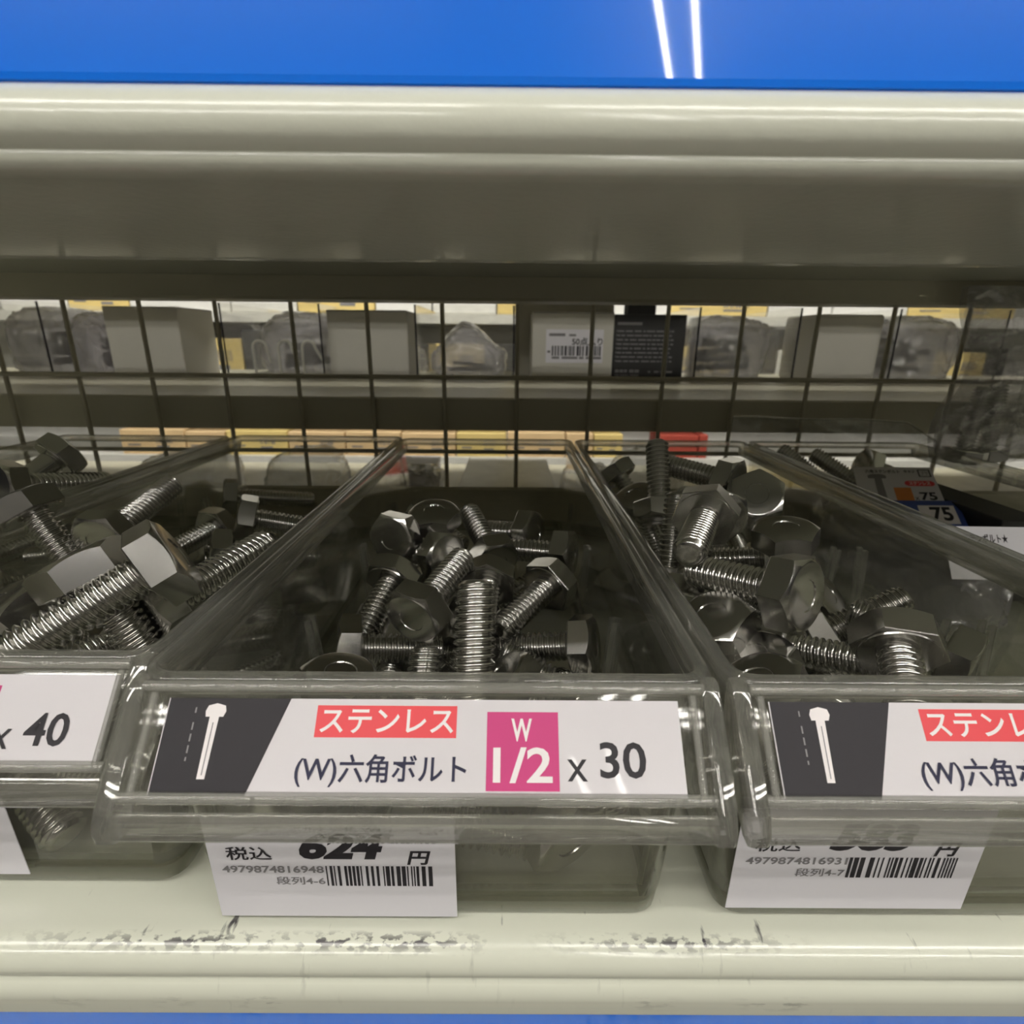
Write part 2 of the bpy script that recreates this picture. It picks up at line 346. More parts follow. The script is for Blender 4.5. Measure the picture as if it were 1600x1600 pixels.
# wire mesh between the two sides of the gondola
mesh = thing('wire_mesh_panel', mm(0, 486, ZL), 'cream wire grid standing behind the trays, closing the back of the shelf', 'grid')
PX = 63.5
wires = MB()
k0 = 5.0
n = 0
for i in range(-13, 14):
    x = k0 + i * PX
    world_part(MB().tube([(x, 487, -150), (x, 487, 150)], 1.9, 8), 'upright_wire', M['wire'], mesh, True)
for z in (-30, -95, 90):
    world_part(MB().tube([(-890, 483.5, z), (890, 483.5, z)], 1.9, 8), 'cross_wire', M['wire'], mesh, True)

# ------------------------------------------------------------------ the clear trays
def rrect(hx, y0, y1, r, n=4):
    P = []
    for cx, cy, a in ((hx - r, y1 - r, 0), (-hx + r, y1 - r, 90), (-hx + r, y0 + r, 180), (hx - r, y0 + r, 270)):
        P += [(cx + r * math.cos(math.radians(a + 90 * i / n)), cy + r * math.sin(math.radians(a + 90 * i / n))) for i in range(n + 1)]
    return P
def loft(mb, loops, close0=True, close1=True):
    k = len(mb.v); n = len(loops[0])
    for lp in loops: mb.v += [Vector(v) for v in lp]
    for i in range(len(loops) - 1):
        mb.f += [(k + i * n + j, k + i * n + (j + 1) % n, k + (i + 1) * n + (j + 1) % n, k + (i + 1) * n + j) for j in range(n)]
    if close0: mb.f.append(tuple(k + j for j in range(n))[::-1])
    if close1: mb.f.append(tuple(k + (len(loops) - 1) * n + j for j in range(n)))
    return mb
BL, BH = 336., 79.
def tray_body():
    mb = MB(); lp = []
    def L(hx, y0, y1, z, r): lp.append([(x, y, z) for x, y in rrect(hx, y0, y1, r)])
    L(60.5, 3.5, BL - 3, 0, 5); L(63, 1.2, BL - .8, 2.2, 6); L(69.2, 0, BL, 76, 7); L(67.2, 2, BL - 2, 76, 5.5); L(61.2, 3.4, BL - 3, 4.4, 4.5); L(59, 5.5, BL - 5, 2.6, 3.5)
    return loft(mb, lp)
def tray_rib(i):
    mb = MB(); y = (92, 178, 264)[i // 4]; s = (-1, 1)[i // 2 % 2]; dy = (-3.2, 1.8)[i % 2]
    xo, xi = s * 62.5, s * 59.2
    return mb.add([(xo, y + dy, 4.4), (xi, y + dy, 4.4), (xi, y + dy + 1.5, 4.4), (xo, y + dy + 1.5, 4.4),
                   (s * 65.3, y + dy, 45), (s * 62.6, y + dy, 45), (s * 62.6, y + dy + 1.5, 45), (s * 65.3, y + dy + 1.5, 45)],
                  [(0, 1, 2, 3), (4, 7, 6, 5), (0, 4, 5, 1), (1, 5, 6, 2), (2, 6, 7, 3), (3, 7, 4, 0)])
def tray_base_band():
    mb = MB(); lp = []
    def L(hx, y0, y1, z, r): lp.append([(x, y, z) for x, y in rrect(hx, y0, y1, r)])
    L(60.6, 3.4, BL - 3, .0, 5); L(63.3, .8, BL - .4, 2.0, 6.5); L(63.9, .2, BL + .2, 8.2, 7); L(63.4, .7, BL - .3, 9, 6.6); L(60.4, 3.9, BL - 3.4, 8.6, 4.5); L(59.4, 4.9, BL - 4.4, 4.6, 4)
    return loft(mb, lp + lp[:1], False, False)
def tray_corner_band(s):
    P = []
    for i in range(9):
        a = math.radians(180 + 90 * i / 8); P.append((-57 + 7.2 * math.cos(a), 7.2 + 7.2 * math.sin(a)))
    P += [(-57, 4.2), (-60.6, 7.2)]
    lp = []
    for z, k in ((9, 0), (50, 3.3)): lp.append([(s * -(x - .0 + -k * 1.0) if s > 0 else x - k, y, z) for x, y in P])
    return loft(MB(), lp)
def tray_rim():
    mb = MB(); lp = []
    def L(o, z, r=7): lp.append([(x, y, z + (6.6 if z < 70 and (y > BL - 5 or y < 4) else 0)) for x, y in rrect(69.2 + o, -o, BL + o, r + o)])
    L(-2.6, 68.2); L(-.2, 67.4); L(.6, 68.0); L(1.5, 76.5); L(1.3, 78.6); L(.5, 79.6); L(-1.6, 79.9); L(-2.6, 79.2); L(-3.0, 77.6); L(-3.4, 69.2); L(-2.6, 68.2)
    return loft(mb, lp, False, False)
PANEL = [(-1.0, 79.0), (-2.2, 76.4), (-17.4, 58.8), (-19.6, 57.2), (-20.2, 55.6), (-19.9, 53.2)]
def holder_sheet(t=2.0):
    back = [(y + t * .75, z - t * .66) for y, z in PANEL[:3]] + [(PANEL[3][0] + t, PANEL[3][1] - .6), (PANEL[4][0] + t, PANEL[4][1]), (PANEL[5][0] + t, PANEL[5][1])]
    return MB().prism(PANEL + back[::-1], -66, 66)
def cheek(x0, x1):
    P = [(1, 79.5), (-1.5, 79.6), (-3.4, 78.2), (-18.6, 60.2), (-21.2, 57.0), (-22.0, 55.0), (-21.8, 51.8), (-20.4, 50.4), (-17.5, 50.6), (-14.5, 54), (-4, 63), (1, 66)]
    bm = bmesh.new(); n = len(P)
    va = [bm.verts.new((x0, *p)) for p in P]; vb = [bm.verts.new((x1, *p)) for p in P]
    for i in range(n): bm.faces.new((va[i], va[(i + 1) % n], vb[(i + 1) % n], vb[i]))
    e0 = [bm.faces.new(va[::-1]), bm.faces.new(vb)]
    edges = [e for f in e0 for e in f.edges]
    bmesh.ops.bevel(bm, geom=edges, offset=.9, segments=2, profile=.5, affect='EDGES')
    bm.verts.index_update()
    r = ([v.co.copy() for v in bm.verts], [tuple(v.index for v in f.verts) for f in bm.faces]); bm.free(); return r
LAB_O = Vector((0, -2.6, 75.6)); LAB_D = Vector((0, -15.2, -17.6)).normalized()      # down the slope
def label_prints(card, size, number):
    def U(u): return (u - .5) * 120
    def V(v): return v * 20.5
    card.poly('ink@picture_panel', [(U(0.002), V(.0)), (U(.18), V(0)), (U(.239), V(1)), (U(.002), V(1))], .10)
    # picture of a bolt
    card.poly('ink_white@bolt_picture', [(U(.078), V(.80)), (U(.112), V(.80)), (U(.116), V(.86)), (U(.113), V(.92)), (U(.096), V(.945)), (U(.080), V(.92)), (U(.076), V(.86))], .16)
    card.poly('ink_white@bolt_picture', [(U(.085), V(.16)), (U(.100), V(.16)), (U(.104), V(.81)), (U(.086), V(.81))], .16)
    card.poly('ink_grey', [(U(.092), V(.2)), (U(.094), V(.2)), (U(.096), V(.74)), (U(.094), V(.74))], .2)
    for a, b_ in ((.9, .84), (.74, .66), (.62, .54), (.5, .42), (.38, .34)): card.rect('ink_grey', U(.055), U(.058), V(b_), V(a), .14)
    card.rect('ink_red@red_panel', U(.293), U(.566), V(.59), V(.93), .10)
    card.text('ink_white', 'ステンレス', U(.302), U(.560), V(.635), V(.89), .015)
    card.text('ink_navy', '(W)六角ボルト', U(.266), U(.588), V(.09), V(.42), .014)
    card.rect('ink_magenta@magenta_panel', U(.625), U(.763), V(.06), V(.87), .10)
    card.text('ink_white', 'W', U(.672), U(.712), V(.56), V(.80), .022)
    card.text('ink_white', size, U(.638), U(.750), V(.14), V(.50), .018)
    card.text('ink', 'x', U(.778), U(.816), V(.16), V(.38), .0)
    if number: card.text('ink', number, U(.840), U(.928), V(.19), V(.56), .016)
def tag_prints(card, price, code, place, seed):
    # tag is 66 wide, 36 high, origin lower left
    d = 3.0
    card.text('ink_grey', 'ステンボルト六角 W1/2', 12, 50, 31.4, 33.6)
    card.text('ink', '税込', 4.8, 17, 18.4 + d, 23.2 + d, .014)
    card.text('ink', price, 24.5, 47, 18.8 + d, 28.4 + d, .05, .22)
    card.text('ink', '円', 53.0, 59.5, 17 + d, 22 + d, .03, .2)
    card.text('ink_grey', code, 3, 30.4, 13.8 + d, 16.4 + d, .02)
    card.text('ink_grey', place, 17, 30.4, 9.4 + d, 12.4 + d, .014)
    card.bars('ink@barcode', 30.9, 60.4, 9.0 + d, 16.4 + d, seed)
TRAY_PARTS = {}
def tray(loc, rot, label, number, price, code, place, seed, prints=True, group='clear trays of bolts in a row on the shelf', tagx=-55, tilt=0., labx=0., tagz=2.2):
    t = thing('parts_tray', loc, label, 'tray', group, rot)
    def part(name, mk, mat, smooth=True, angle=None, key=0):
        k = (name, key)
        if k in TRAY_PARTS: o = TRAY_PARTS[k].copy(); COL.objects.link(o); o.parent = t
        else: o = TRAY_PARTS[k] = mk().build(name, M[mat], t, smooth, angle=angle)
        return o
    body = part('body', tray_body, 'clear')
    for i in range(12): part('divider_rib', lambda: tray_rib(i), 'rim', False, key=i)
    part('dark_refraction_band', tray_base_band, 'refraction_dark', True, 50)  # added ring and corner pieces carry the dark refraction bands
    for i in range(2): part('dark_refraction_corner', lambda: tray_corner_band((-1, 1)[i]), 'refraction_dark', True, 50, key=i)
    part('rim', tray_rim, 'rim', True, 60)
    def holder():
        return holder_sheet()
    part('label_holder', holder, 'clear', True, 30)
    for i, (p0, p1, r) in enumerate((((-66, -2.4, 78.4), (66, -2.4, 78.4), 1.3), ((-66, -17.5, 60.3), (66, -17.5, 60.3), 1.3), 
                                     ((-63.5, -3.0, 77), (-63.5, -17.8, 60), .9), ((63.5, -3.0, 77), (63.5, -17.8, 60), .9))):
        part('holder_edge', lambda: MB().tube([p0, p1], r, 8), 'edge', True, 60, key=i)
    part('holder_lip', lambda: MB().prism([(-20.2, 58), (-21.0, 57), (-21.7, 55.5), (-21.5, 52.6), (-20.8, 51.4), (-19.4, 51.0), (-18.4, 51.8), (-18.2, 55), (-18.6, 57.4)], -66, 66), 'rim', True, 50)
    for i, (a, b_) in enumerate(((-70.2, -65.6), (65.6, 70.2))): part('holder_cheek', lambda: MB().add(*cheek(a, b_)), 'rim', True, 40, key=i)
    if not prints: return t
    ey = -LAB_D; fr = frame(LAB_O + LAB_D * 20.9 + Vector((labx, -.5, .45)), (1, 0, 0), ey)
    mb = MB().add([fr @ Vector(v) for v in [(-60, 0, -.15), (60, 0, -.15), (60, 20.5, -.15), (-60, 20.5, -.15), (-60, 0, .05), (60, 0, .05), (60, 20.5, .05), (-60, 20.5, .05)]],
                  [(3, 2, 1, 0), (4, 5, 6, 7), (0, 1, 5, 4), (1, 2, 6, 5), (2, 3, 7, 6), (3, 0, 4, 7)])
    lc = mb.build('label_card', M['paper'], t)
    c = Card(fr); label_prints(c, '1/2', number)
    c.build(lc, names={'ink': 'black_print', 'ink_white': 'white_print', 'ink_red': 'red_print', 'ink_magenta': 'magenta_print', 'ink_navy': 'navy_print', 'ink_grey': 'grey_print'})
    ca, sa = math.cos(tilt), math.sin(tilt)
    fr = frame(Vector((tagx, -.35, -2.2)), (ca, 0, sa), (-sa, .085, ca))
    fr = frame(Vector((tagx, -.9, tagz)), (ca, 0, sa), (-sa, -.03, ca))
    mb = MB().add([fr @ Vector(v) for v in [(0, 0, -.2), (66, 0, -.2), (66, 36, -.2), (0, 36, -.2), (0, 0, .05), (66, 0, .05), (66, 36, .05), (0, 36, .05)]],
                  [(3, 2, 1, 0), (4, 5, 6, 7), (0, 1, 5, 4), (1, 2, 6, 5), (2, 3, 7, 6), (3, 0, 4, 7)])
    pc = mb.build('price_tag', M['paper_tag'], t)
    c = Card(fr); tag_prints(c, price, code, place, seed); c.build(pc, names={'ink': 'black_print', 'ink_grey': 'grey_print'})
    return t
ZB = ZL + .2
tray(mm(-20, 113, ZB), 0., 'clear tray whose label reads 1/2 x 30, full of short hex bolts', '30', '624', '4979874816948', '段列4-6', 3, tagx=-60)
tray(mm(-161, 122, ZB), 0., 'clear tray whose label reads x 40, left of the one marked 30', '40', '735', '4979874816955', '段列4-5', 4, tagx=-45.5, labx=3., tagz=6.)
tray(mm(123, 113, ZB), 0., 'clear tray heaped with bolts, right of the one labelled 30, its tag ends in 6931', '', '583', '4979874816931', '段列4-7', 5, tagx=-62, labx=-1.5, tagz=6.2)
tray(mm(-304, 118, ZB), 0., 'clear tray at the left edge of the photo, only its back corner seen', '', '', '', '', 6, prints=False)
tray(mm(266, 113, ZB), 0., 'clear tray right of the heaped one, holding bagged bolts and cards', '', '', '', '', 7, prints=False)

# ------------------------------------------------------------------ hex bolts
BD, BF, BHH, BP = 12.6, 24., 9.5, 2.4
def head_mesh():
    a = BF / 2; n = 48; mb = MB()
    def ring(fr, z, circ=False):
        out = []
        for i in range(n):
            th = 2 * math.pi * i / n; ph = (th % (math.pi / 3)) - math.pi / 6; r = a / math.cos(ph)
            out.append((r, th))
        return out
    base = ring(1, 0); loops = []
    loops.append([(.01 * math.cos(t), .01 * math.sin(t), .5) for r, t in base])
    loops.append([(a * .93 * math.cos(t), a * .93 * math.sin(t), .5) for r, t in base])
    loops.append([(a * .95 * math.cos(t), a * .95 * math.sin(t), 0) for r, t in base])
    loops.append([(r * .985 * math.cos(t), r * .985 * math.sin(t), 0) for r, t in base])
    loops.append([(r * math.cos(t), r * math.sin(t), -.35) for r, t in base])
    loops.append([(r * math.cos(t), r * math.sin(t), -BHH + (r - a * .94) * .62) for r, t in base])
    loops.append([(a * .94 * math.cos(t), a * .94 * math.sin(t), -BHH) for r, t in base])
    loops.append([(a * .90 * math.cos(t), a * .90 * math.sin(t), -BHH - .08) for r, t in base])
    loops.append([(a * .45 * math.cos(t), a * .45 * math.sin(t), -BHH - .1) for r, t in base])
    loops.append([(a * .43 * math.cos(t), a * .43 * math.sin(t), -BHH + .25) for r, t in base])
    return loft(mb, loops)
def shank_mesh(Ls, plain=0.):
    n = 28; per = 7; mb = MB(); loops = []; R = BD / 2; dep = 1.4
    rows = int(Ls / BP * per)
    for i in range(rows + 1):
        z = Ls * i / rows; lp = []
        for j in range(n):
            th = 2 * math.pi * j / n; ph = (z / BP - th / (2 * math.pi)) % 1
            tri = abs(ph - .5) * 2                     # 1 at crest, 0 at root
            tri = min(1, max(0, (tri - .12) / .72)); tri = tri * tri * (3 - 2 * tri)
            fade = min(1, max(0, (z - plain) / 1.5)) if plain else 1
            r = R - dep * (1 - tri) * fade
            if z < 1.2: r = min(r, R - .55)
            if z > Ls - 1.6: r = min(r, R - dep * ((z - Ls + 1.6) / 1.6) * 1.25)
            lp.append((r * math.cos(th), r * math.sin(th), z))
        loops.append(lp)
    loops.append([(x * .5, y * .5, Ls + .1) for x, y, z in loops[-1]])
    return loft(mb, loops)
HEAD = head_mesh().build('head', M['steel'], None, True, angle=24)
SHANKS = {(35., 0): shank_mesh(35.).build('threaded_shank', M['steel_thread'], None, True, angle=70),
          (47., 0): shank_mesh(47.).build('threaded_shank', M['steel_thread'], None, True, angle=70),
          (56., 0): shank_mesh(56.).build('threaded_shank', M['steel_thread'], None, True, angle=70),
          (50., 1): shank_mesh(50., 20.).build('threaded_shank', M['steel_thread'], None, True, angle=70)}
USED = set()
def use(o):
    if o.name in USED:
        o = o.copy(); COL.objects.link(o)
    USED.add(o.name); return o
WHERE = {'C': 'the middle tray', 'L': 'the left tray', 'R': 'the right tray', 'M': 'the leftmost tray', 'Q': 'the tray right of the heap'}
def bolt(name, tr, Ls, c, q):
    if name == 'fill': lab, grp = 'stainless hex bolt buried low in the pile of %s' % WHERE[tr], 'bolts buried in %s' % WHERE[tr]
    else: lab, grp = BOLT_LABELS[name], 'bolts lying in %s' % WHERE[tr]
    t = thing('hex_bolt', mm(*c), lab, 'bolt', grp); t.rotation_mode = 'QUATERNION'; t.rotation_quaternion = Quaternion(q)
    h = use(HEAD); h.parent = t
    s = use(SHANKS[(Ls, 1 if Ls == 50. else 0)]); s.parent = t
    return t
BOLT_LABELS = {
 'C1': 'bolt farthest back in the middle tray, head at the left, shank sloping right',
 'C2': 'bolt standing tip up and leaning at the back middle of the middle tray',
 'C3': 'dark bolt head lying at the back right of the middle tray',
 'C4': 'bolt with its chamfered head top turned to us, back left of the middle tray',
 'C5': 'bolt lying head towards us just right of the chamfered head, middle tray',
 'C6': 'bolt with dark head down, threads rising away right, left side of middle tray',
 'C7': 'bolt whose shank points down left along the left wall of the middle tray',
 'C8': 'bolt pointing its shank straight at us in the middle of the middle tray',
 'C9': 'bolt with bright threads pointing down left, right middle of the middle tray',
 'C10': 'largest looking bolt, standing tip up against the front wall of the middle tray',
 'C11': 'level bolt at the front left of middle tray, bright square head flat at left',
 'C12': 'bolt lying level at the front right of the middle tray, head at its right end',
 'C13': 'bolt with a bright head side against the right wall, rear of the middle tray',
 'C14': 'bolt head lying flat at the front left corner of the middle tray',
 'C15': 'bolt tip just peeping over the front edge left of the tallest bolt, middle tray',
 'C17': 'dark bolt head by the left wall behind the chamfered one, middle tray',
 'C18': 'round bolt head face seen low through the front wall of the middle tray',
 'C19': 'bolt with threads seen low through the front wall beside the price tag, middle tray',
 'L0': 'large bolt head with two lit flats at the front left of the left tray',
 'L1': 'large bolt with a long bright threaded shank pointing down left, front of the left tray',
 'L2': 'bolt with its threads running up right to a dark head, middle of the left tray',
 'L3': 'bolt with one bright square head flat, right middle of the left tray',
 'L4': 'bolt with a bright crooked head flat beside the right wall of the left tray',
 'L5': 'long dark threaded bolt lying across the back of the left tray',
 'L6': 'dark bolt lying level just in front of the rear bolt, left tray',
 'L7': 'bolt with bright threads low at the front right of the left tray',
 'L8': 'bolt seen dimly through the left wall, rear left of the left tray',
 'L9': 'dark bolt head at the very left edge, front of the left tray',
 'L10': 'dark bolt head behind the large lit one in the left tray',
 'L12': 'black bolt head against the right wall near the front of the left tray',
 'M0': 'bolt with a smooth neck and a bright threaded end, top of the leftmost tray',
 'M1': 'dark bolt under the smooth necked one in the leftmost tray',
 'R1': 'bolt standing upright, tip up, at the back left of the right tray',
 'R2': 'small looking bolt head in the back left corner of the right tray',
 'R3': 'dark bolt pointing its threads up left beside the upright one, right tray',
 'R4': 'bolt with a dark hexagon head top facing us at the back of the right tray',
 'R5': 'bolt with its head on top like a table, right of centre in the right tray',
 'R6': 'bolt with a pale round head face against the left wall of the right tray',
 'R7': 'bolt standing tip up along the left wall of the right tray',
 'R8': 'bolt pointing its blunt round tip at us, middle of the right tray',
 'R8b': 'bolt with a bright round head face behind the blunt tip, right tray',
 'R9': 'dark bolt lying level behind the big side-on bolt, right tray',
 'R10': 'bolt standing behind the large dark head, tip up, right tray',
 'R11': 'big side-on bolt with satin head at right and threads at left, right tray',
 'R12': 'bolt with a large dark dished head top facing up, front left of the right tray',
 'R13': 'bolt with a bright head flat under the large dark head, right tray',
 'R14': 'bolt with black and silver threads pointing up right, right side of the right tray',
 'R15': 'bright bolt lying at the front of the right tray, tip to the right',
 'R16': 'bolt with hexagon head back, shank towards us, front of the right tray',
 'R17': 'bolt head lying lowest at the front left of the right tray',
 'R18': 'added bolt standing in for a reflection in the right wall, right tray',  # placed where the clear wall mirrors another bolt
 'Q1': 'left of two long bolts poking out of the bag near the card with x75',
 'Q2': 'right of two long bolts poking out of the bag near the card with x75',
 'Q3': 'dark bolt head behind the card with x75, nearer the poking bolts',
 'Q4': 'dark bolt head behind the card with x75, farther to the right',
 'R19': 'bolt seen low through the front wall of the right tray',
}
BOLTS = [
 ('C1', 'C', 35.0, (-53.9, 335.5, -111.0), (0.515, 0.76, 0.259, 0.3)),
 ('C2', 'C', 35.0, (-10.2, 267.8, -105.5), (0.176, 0.126, -0.544, -0.811)),
 ('C3', 'C', 35.0, (6.7, 299.1, -106.3), (0.449, 0.231, -0.715, -0.483)),
 ('C4', 'C', 35.0, (-57.1, 267.4, -96.6), (0.105, 0.164, 0.706, 0.681)),
 ('C5', 'C', 35.0, (-37.7, 260.1, -105.1), (0.354, 0.211, -0.733, -0.541)),
 ('C6', 'C', 35.0, (-34.9, 199.8, -102.5), (0.129, 0.16, 0.592, 0.779)),
 ('C7', 'C', 35.0, (-58.5, 242.6, -113.1), (0.529, 0.833, -0.154, -0.054)),
 ('C8', 'C', 35.0, (-10.4, 228.6, -108.1), (0.583, 0.769, -0.232, 0.122)),
 ('C9', 'C', 35.0, (16.9, 236.0, -112.0), (0.612, 0.694, -0.358, -0.123)),
 ('C10', 'C', 35.0, (-10.4, 133.0, -99.3), (0.004, 0.001, 0.304, 0.953)),
 ('C11', 'C', 35.0, (-62.5, 200.6, -123.0), (0.372, 0.496, 0.576, 0.533)),
 ('C12', 'C', 35.0, (27.6, 205.3, -124.2), (0.444, 0.374, -0.68, -0.448)),
 ('C13', 'C', 35.0, (24.6, 271.3, -107.7), (0.465, 0.312, -0.661, -0.5)),
 ('C14', 'C', 35.0, (-58.9, 160.2, -116.5), (0.096, 0.0, -0.995, 0.011)),
 ('C15', 'C', 35.0, (-33.1, 158.9, -137.6), (0.024, 0.02, 0.354, 0.935)),
 ('C17', 'C', 35.0, (-39.8, 274.4, -93.6), (0.058, -0.468, -0.875, -0.107)),
 ('C18', 'C', 35.0, (13.9, 137.1, -124.0), (0.291, 0.341, 0.849, 0.28)),
 ('C19', 'C', 35.0, (-25.8, 132.3, -139.6), (0.504, 0.5, 0.595, 0.377)),
 ('L0', 'L', 35.0, (-130.8, 155.6, -72.1), (0.175, 0.599, 0.769, 0.136)),
 ('L1', 'L', 47.0, (-110.5, 153.6, -67.8), (0.461, 0.751, -0.392, -0.265)),
 ('L2', 'L', 47.0, (-188.1, 324.0, -115.1), (0.659, 0.737, -0.114, -0.102)),
 ('L3', 'L', 47.0, (-147.8, 267.9, -108.7), (0.194, 0.562, 0.533, 0.602)),
 ('L4', 'L', 47.0, (-136.2, 214.6, -105.8), (0.043, 0.377, 0.57, 0.729)),
 ('L5', 'L', 56.0, (-209.3, 401.0, -114.9), (0.339, 0.403, 0.651, 0.547)),
 ('L6', 'L', 47.0, (-148.1, 299.9, -99.5), (0.333, 0.45, 0.666, 0.493)),
 ('L7', 'L', 47.0, (-150.8, 202.9, -116.7), (0.669, 0.68, -0.219, -0.205)),
 ('L8', 'L', 47.0, (-210.0, 229.2, -74.8), (0.223, 0.744, 0.604, 0.18)),
 ('L9', 'L', 47.0, (-157.0, 154.3, -87.5), (0.132, 0.347, 0.907, 0.2)),
 ('L10', 'L', 47.0, (-182.1, 235.5, -84.8), (0.019, 0.014, 0.624, 0.781)),
 ('L12', 'L', 47.0, (-119.8, 171.3, -87.8), (0.157, 0.129, 0.642, 0.739)),
 ('M0', 'M', 50.0, (-260.3, 305.4, -66.6), (0.494, 0.772, -0.401, -0.013)),
 ('M1', 'M', 47.0, (-259.2, 277.3, -74.3), (0.044, 0.205, 0.744, 0.634)),
 ('R1', 'R', 35.0, (80.3, 281.5, -82.2), (0.961, -0.274, 0.005, -0.028)),
 ('R2', 'R', 35.0, (74.7, 362.4, -88.5), (0.313, 0.89, 0.259, 0.206)),
 ('R3', 'R', 35.0, (114.0, 287.7, -70.5), (0.274, 0.253, -0.631, -0.681)),
 ('R4', 'R', 35.0, (124.6, 265.1, -75.6), (0.019, -0.391, -0.792, -0.468)),
 ('R5', 'R', 35.0, (119.9, 222.1, -84.2), (0.063, 0.096, 0.992, 0.054)),
 ('R6', 'R', 35.0, (75.1, 303.9, -91.6), (0.191, 0.298, 0.916, 0.188)),
 ('R7', 'R', 35.0, (72.9, 228.7, -98.2), (0.118, 0.05, 0.203, 0.971)),
 ('R8', 'R', 35.0, (80.3, 214.4, -69.6), (0.67, 0.692, -0.259, -0.072)),
 ('R8b', 'R', 35.0, (100.6, 255.0, -79.3), (0.18, -0.089, -0.716, -0.669)),
 ('R9', 'R', 35.0, (136.2, 270.2, -109.1), (0.345, 0.422, -0.648, -0.532)),
 ('R10', 'R', 35.0, (73.9, 204.9, -98.5), (0.185, 0.114, 0.487, 0.846)),
 ('R11', 'R', 35.0, (90.4, 166.6, -78.8), (0.239, 0.181, -0.735, -0.608)),
 ('R12', 'R', 35.0, (75.5, 172.3, -98.2), (0.248, 0.204, 0.937, 0.137)),
 ('R13', 'R', 35.0, (83.8, 155.6, -105.3), (0.092, 0.895, 0.359, 0.247)),
 ('R14', 'R', 35.0, (145.4, 219.8, -124.2), (0.698, 0.328, 0.363, 0.523)),
 ('R15', 'R', 35.0, (113.9, 190.9, -116.2), (0.729, 0.582, 0.226, 0.281)),
 ('R16', 'R', 35.0, (123.4, 151.0, -93.4), (0.521, 0.836, -0.147, -0.092)),
 ('R17', 'R', 35.0, (74.8, 133.1, -99.6), (0.268, 0.004, 0.964, -0.008)),
 ('R18', 'R', 35.0, (170.4, 186.2, -114.9), (0.447, 0.058, -0.651, -0.611)),
 ('R19', 'R', 35.0, (129.9, 132.0, -139.4), (0.316, 0.463, -0.625, -0.542)),
 ('Q1', 'Q', 56.0, (243.0, 384.9, -107.4), (0.309, 0.175, -0.461, -0.814)),
 ('Q2', 'Q', 56.0, (269.9, 383.5, -107.0), (0.295, 0.182, -0.492, -0.798)),
 ('Q3', 'Q', 47.0, (276.3, 427.7, -111.1), (0.568, 0.585, 0.511, 0.273)),
 ('Q4', 'Q', 47.0, (283.7, 416.7, -91.7), (0.408, 0.594, 0.564, 0.403)),
 ('fill', 'C', 35.0, (2.5, 173.4, -124.5), (0.042, 0.925, 0.07, 0.372)),
 ('fill', 'C', 35.0, (25.7, 320.9, -140.2), (0.627, 0.58, -0.507, -0.121)),
 ('fill', 'C', 35.0, (2.0, 189.2, -139.8), (0.314, 0.197, 0.749, 0.549)),
 ('fill', 'C', 35.0, (-43.2, 298.5, -139.7), (0.592, 0.763, -0.138, 0.219)),
 ('fill', 'C', 35.0, (-66.3, 249.3, -140.3), (0.627, 0.74, -0.206, 0.129)),
 ('fill', 'C', 35.0, (-7.0, 208.3, -140.5), (0.025, 0.403, 0.653, 0.642)),
 ('fill', 'C', 35.0, (-61.8, 323.3, -140.5), (0.631, 0.722, -0.26, 0.118)),
 ('fill', 'C', 35.0, (-55.1, 271.1, -137.8), (0.706, 0.575, -0.108, 0.399)),
 ('fill', 'C', 35.0, (27.0, 295.1, -140.4), (0.611, 0.505, -0.575, -0.203)),
 ('fill', 'C', 35.0, (-28.2, 236.0, -130.6), (0.213, 0.515, -0.7, -0.446)),
 ('fill', 'C', 35.0, (14.6, 131.7, -138.9), (0.397, 0.009, -0.635, -0.662)),
 ('fill', 'C', 35.0, (27.9, 161.8, -139.6), (0.588, 0.418, -0.645, -0.252)),
 ('fill', 'C', 35.0, (-36.0, 133.3, -120.2), (0.161, -0.019, -0.966, -0.203)),
 ('fill', 'C', 35.0, (-30.6, 193.0, -139.7), (0.289, 0.763, -0.14, 0.561)),
 ('fill', 'C', 35.0, (-25.7, 315.2, -140.3), (0.535, 0.768, 0.023, 0.351)),
 ('fill', 'C', 35.0, (-20.2, 272.7, -125.5), (0.235, 0.917, -0.012, 0.321)),
 ('fill', 'C', 35.0, (-8.4, 228.0, -132.0), (0.475, 0.731, -0.444, -0.208)),
 ('fill', 'C', 35.0, (27.0, 189.4, -138.1), (0.665, 0.184, -0.502, -0.521)),
 ('fill', 'C', 35.0, (-18.1, 280.4, -139.0), (0.746, 0.52, -0.403, -0.102)),
 ('fill', 'C', 35.0, (-53.0, 209.1, -140.4), (0.619, 0.743, -0.169, 0.192)),
 ('fill', 'C', 35.0, (-16.0, 163.6, -139.7), (0.352, 0.249, -0.735, -0.524)),
 ('fill', 'C', 35.0, (-24.5, 252.5, -140.3), (0.525, 0.769, 0.027, 0.364)),
 ('fill', 'C', 35.0, (-64.6, 132.6, -140.1), (0.016, -0.372, -0.676, -0.636)),
 ('fill', 'C', 35.0, (-51.4, 231.8, -140.4), (0.337, 0.677, 0.361, 0.545)),
 ('fill', 'R', 35.0, (115.9, 332.9, -140.4), (0.331, -0.003, -0.768, -0.549)),
 ('fill', 'R', 35.0, (76.3, 143.5, -139.5), (0.198, 0.547, 0.515, 0.63)),
 ('fill', 'R', 35.0, (122.1, 296.8, -139.6), (0.594, 0.717, 0.299, 0.208)),
 ('fill', 'R', 35.0, (168.7, 380.8, -139.4), (0.625, 0.77, -0.12, 0.054)),
 ('fill', 'R', 35.0, (165.0, 191.5, -138.5), (0.276, -0.107, -0.59, -0.751)),
 ('fill', 'R', 35.0, (104.8, 278.8, -140.4), (0.49, 0.751, 0.14, 0.421)),
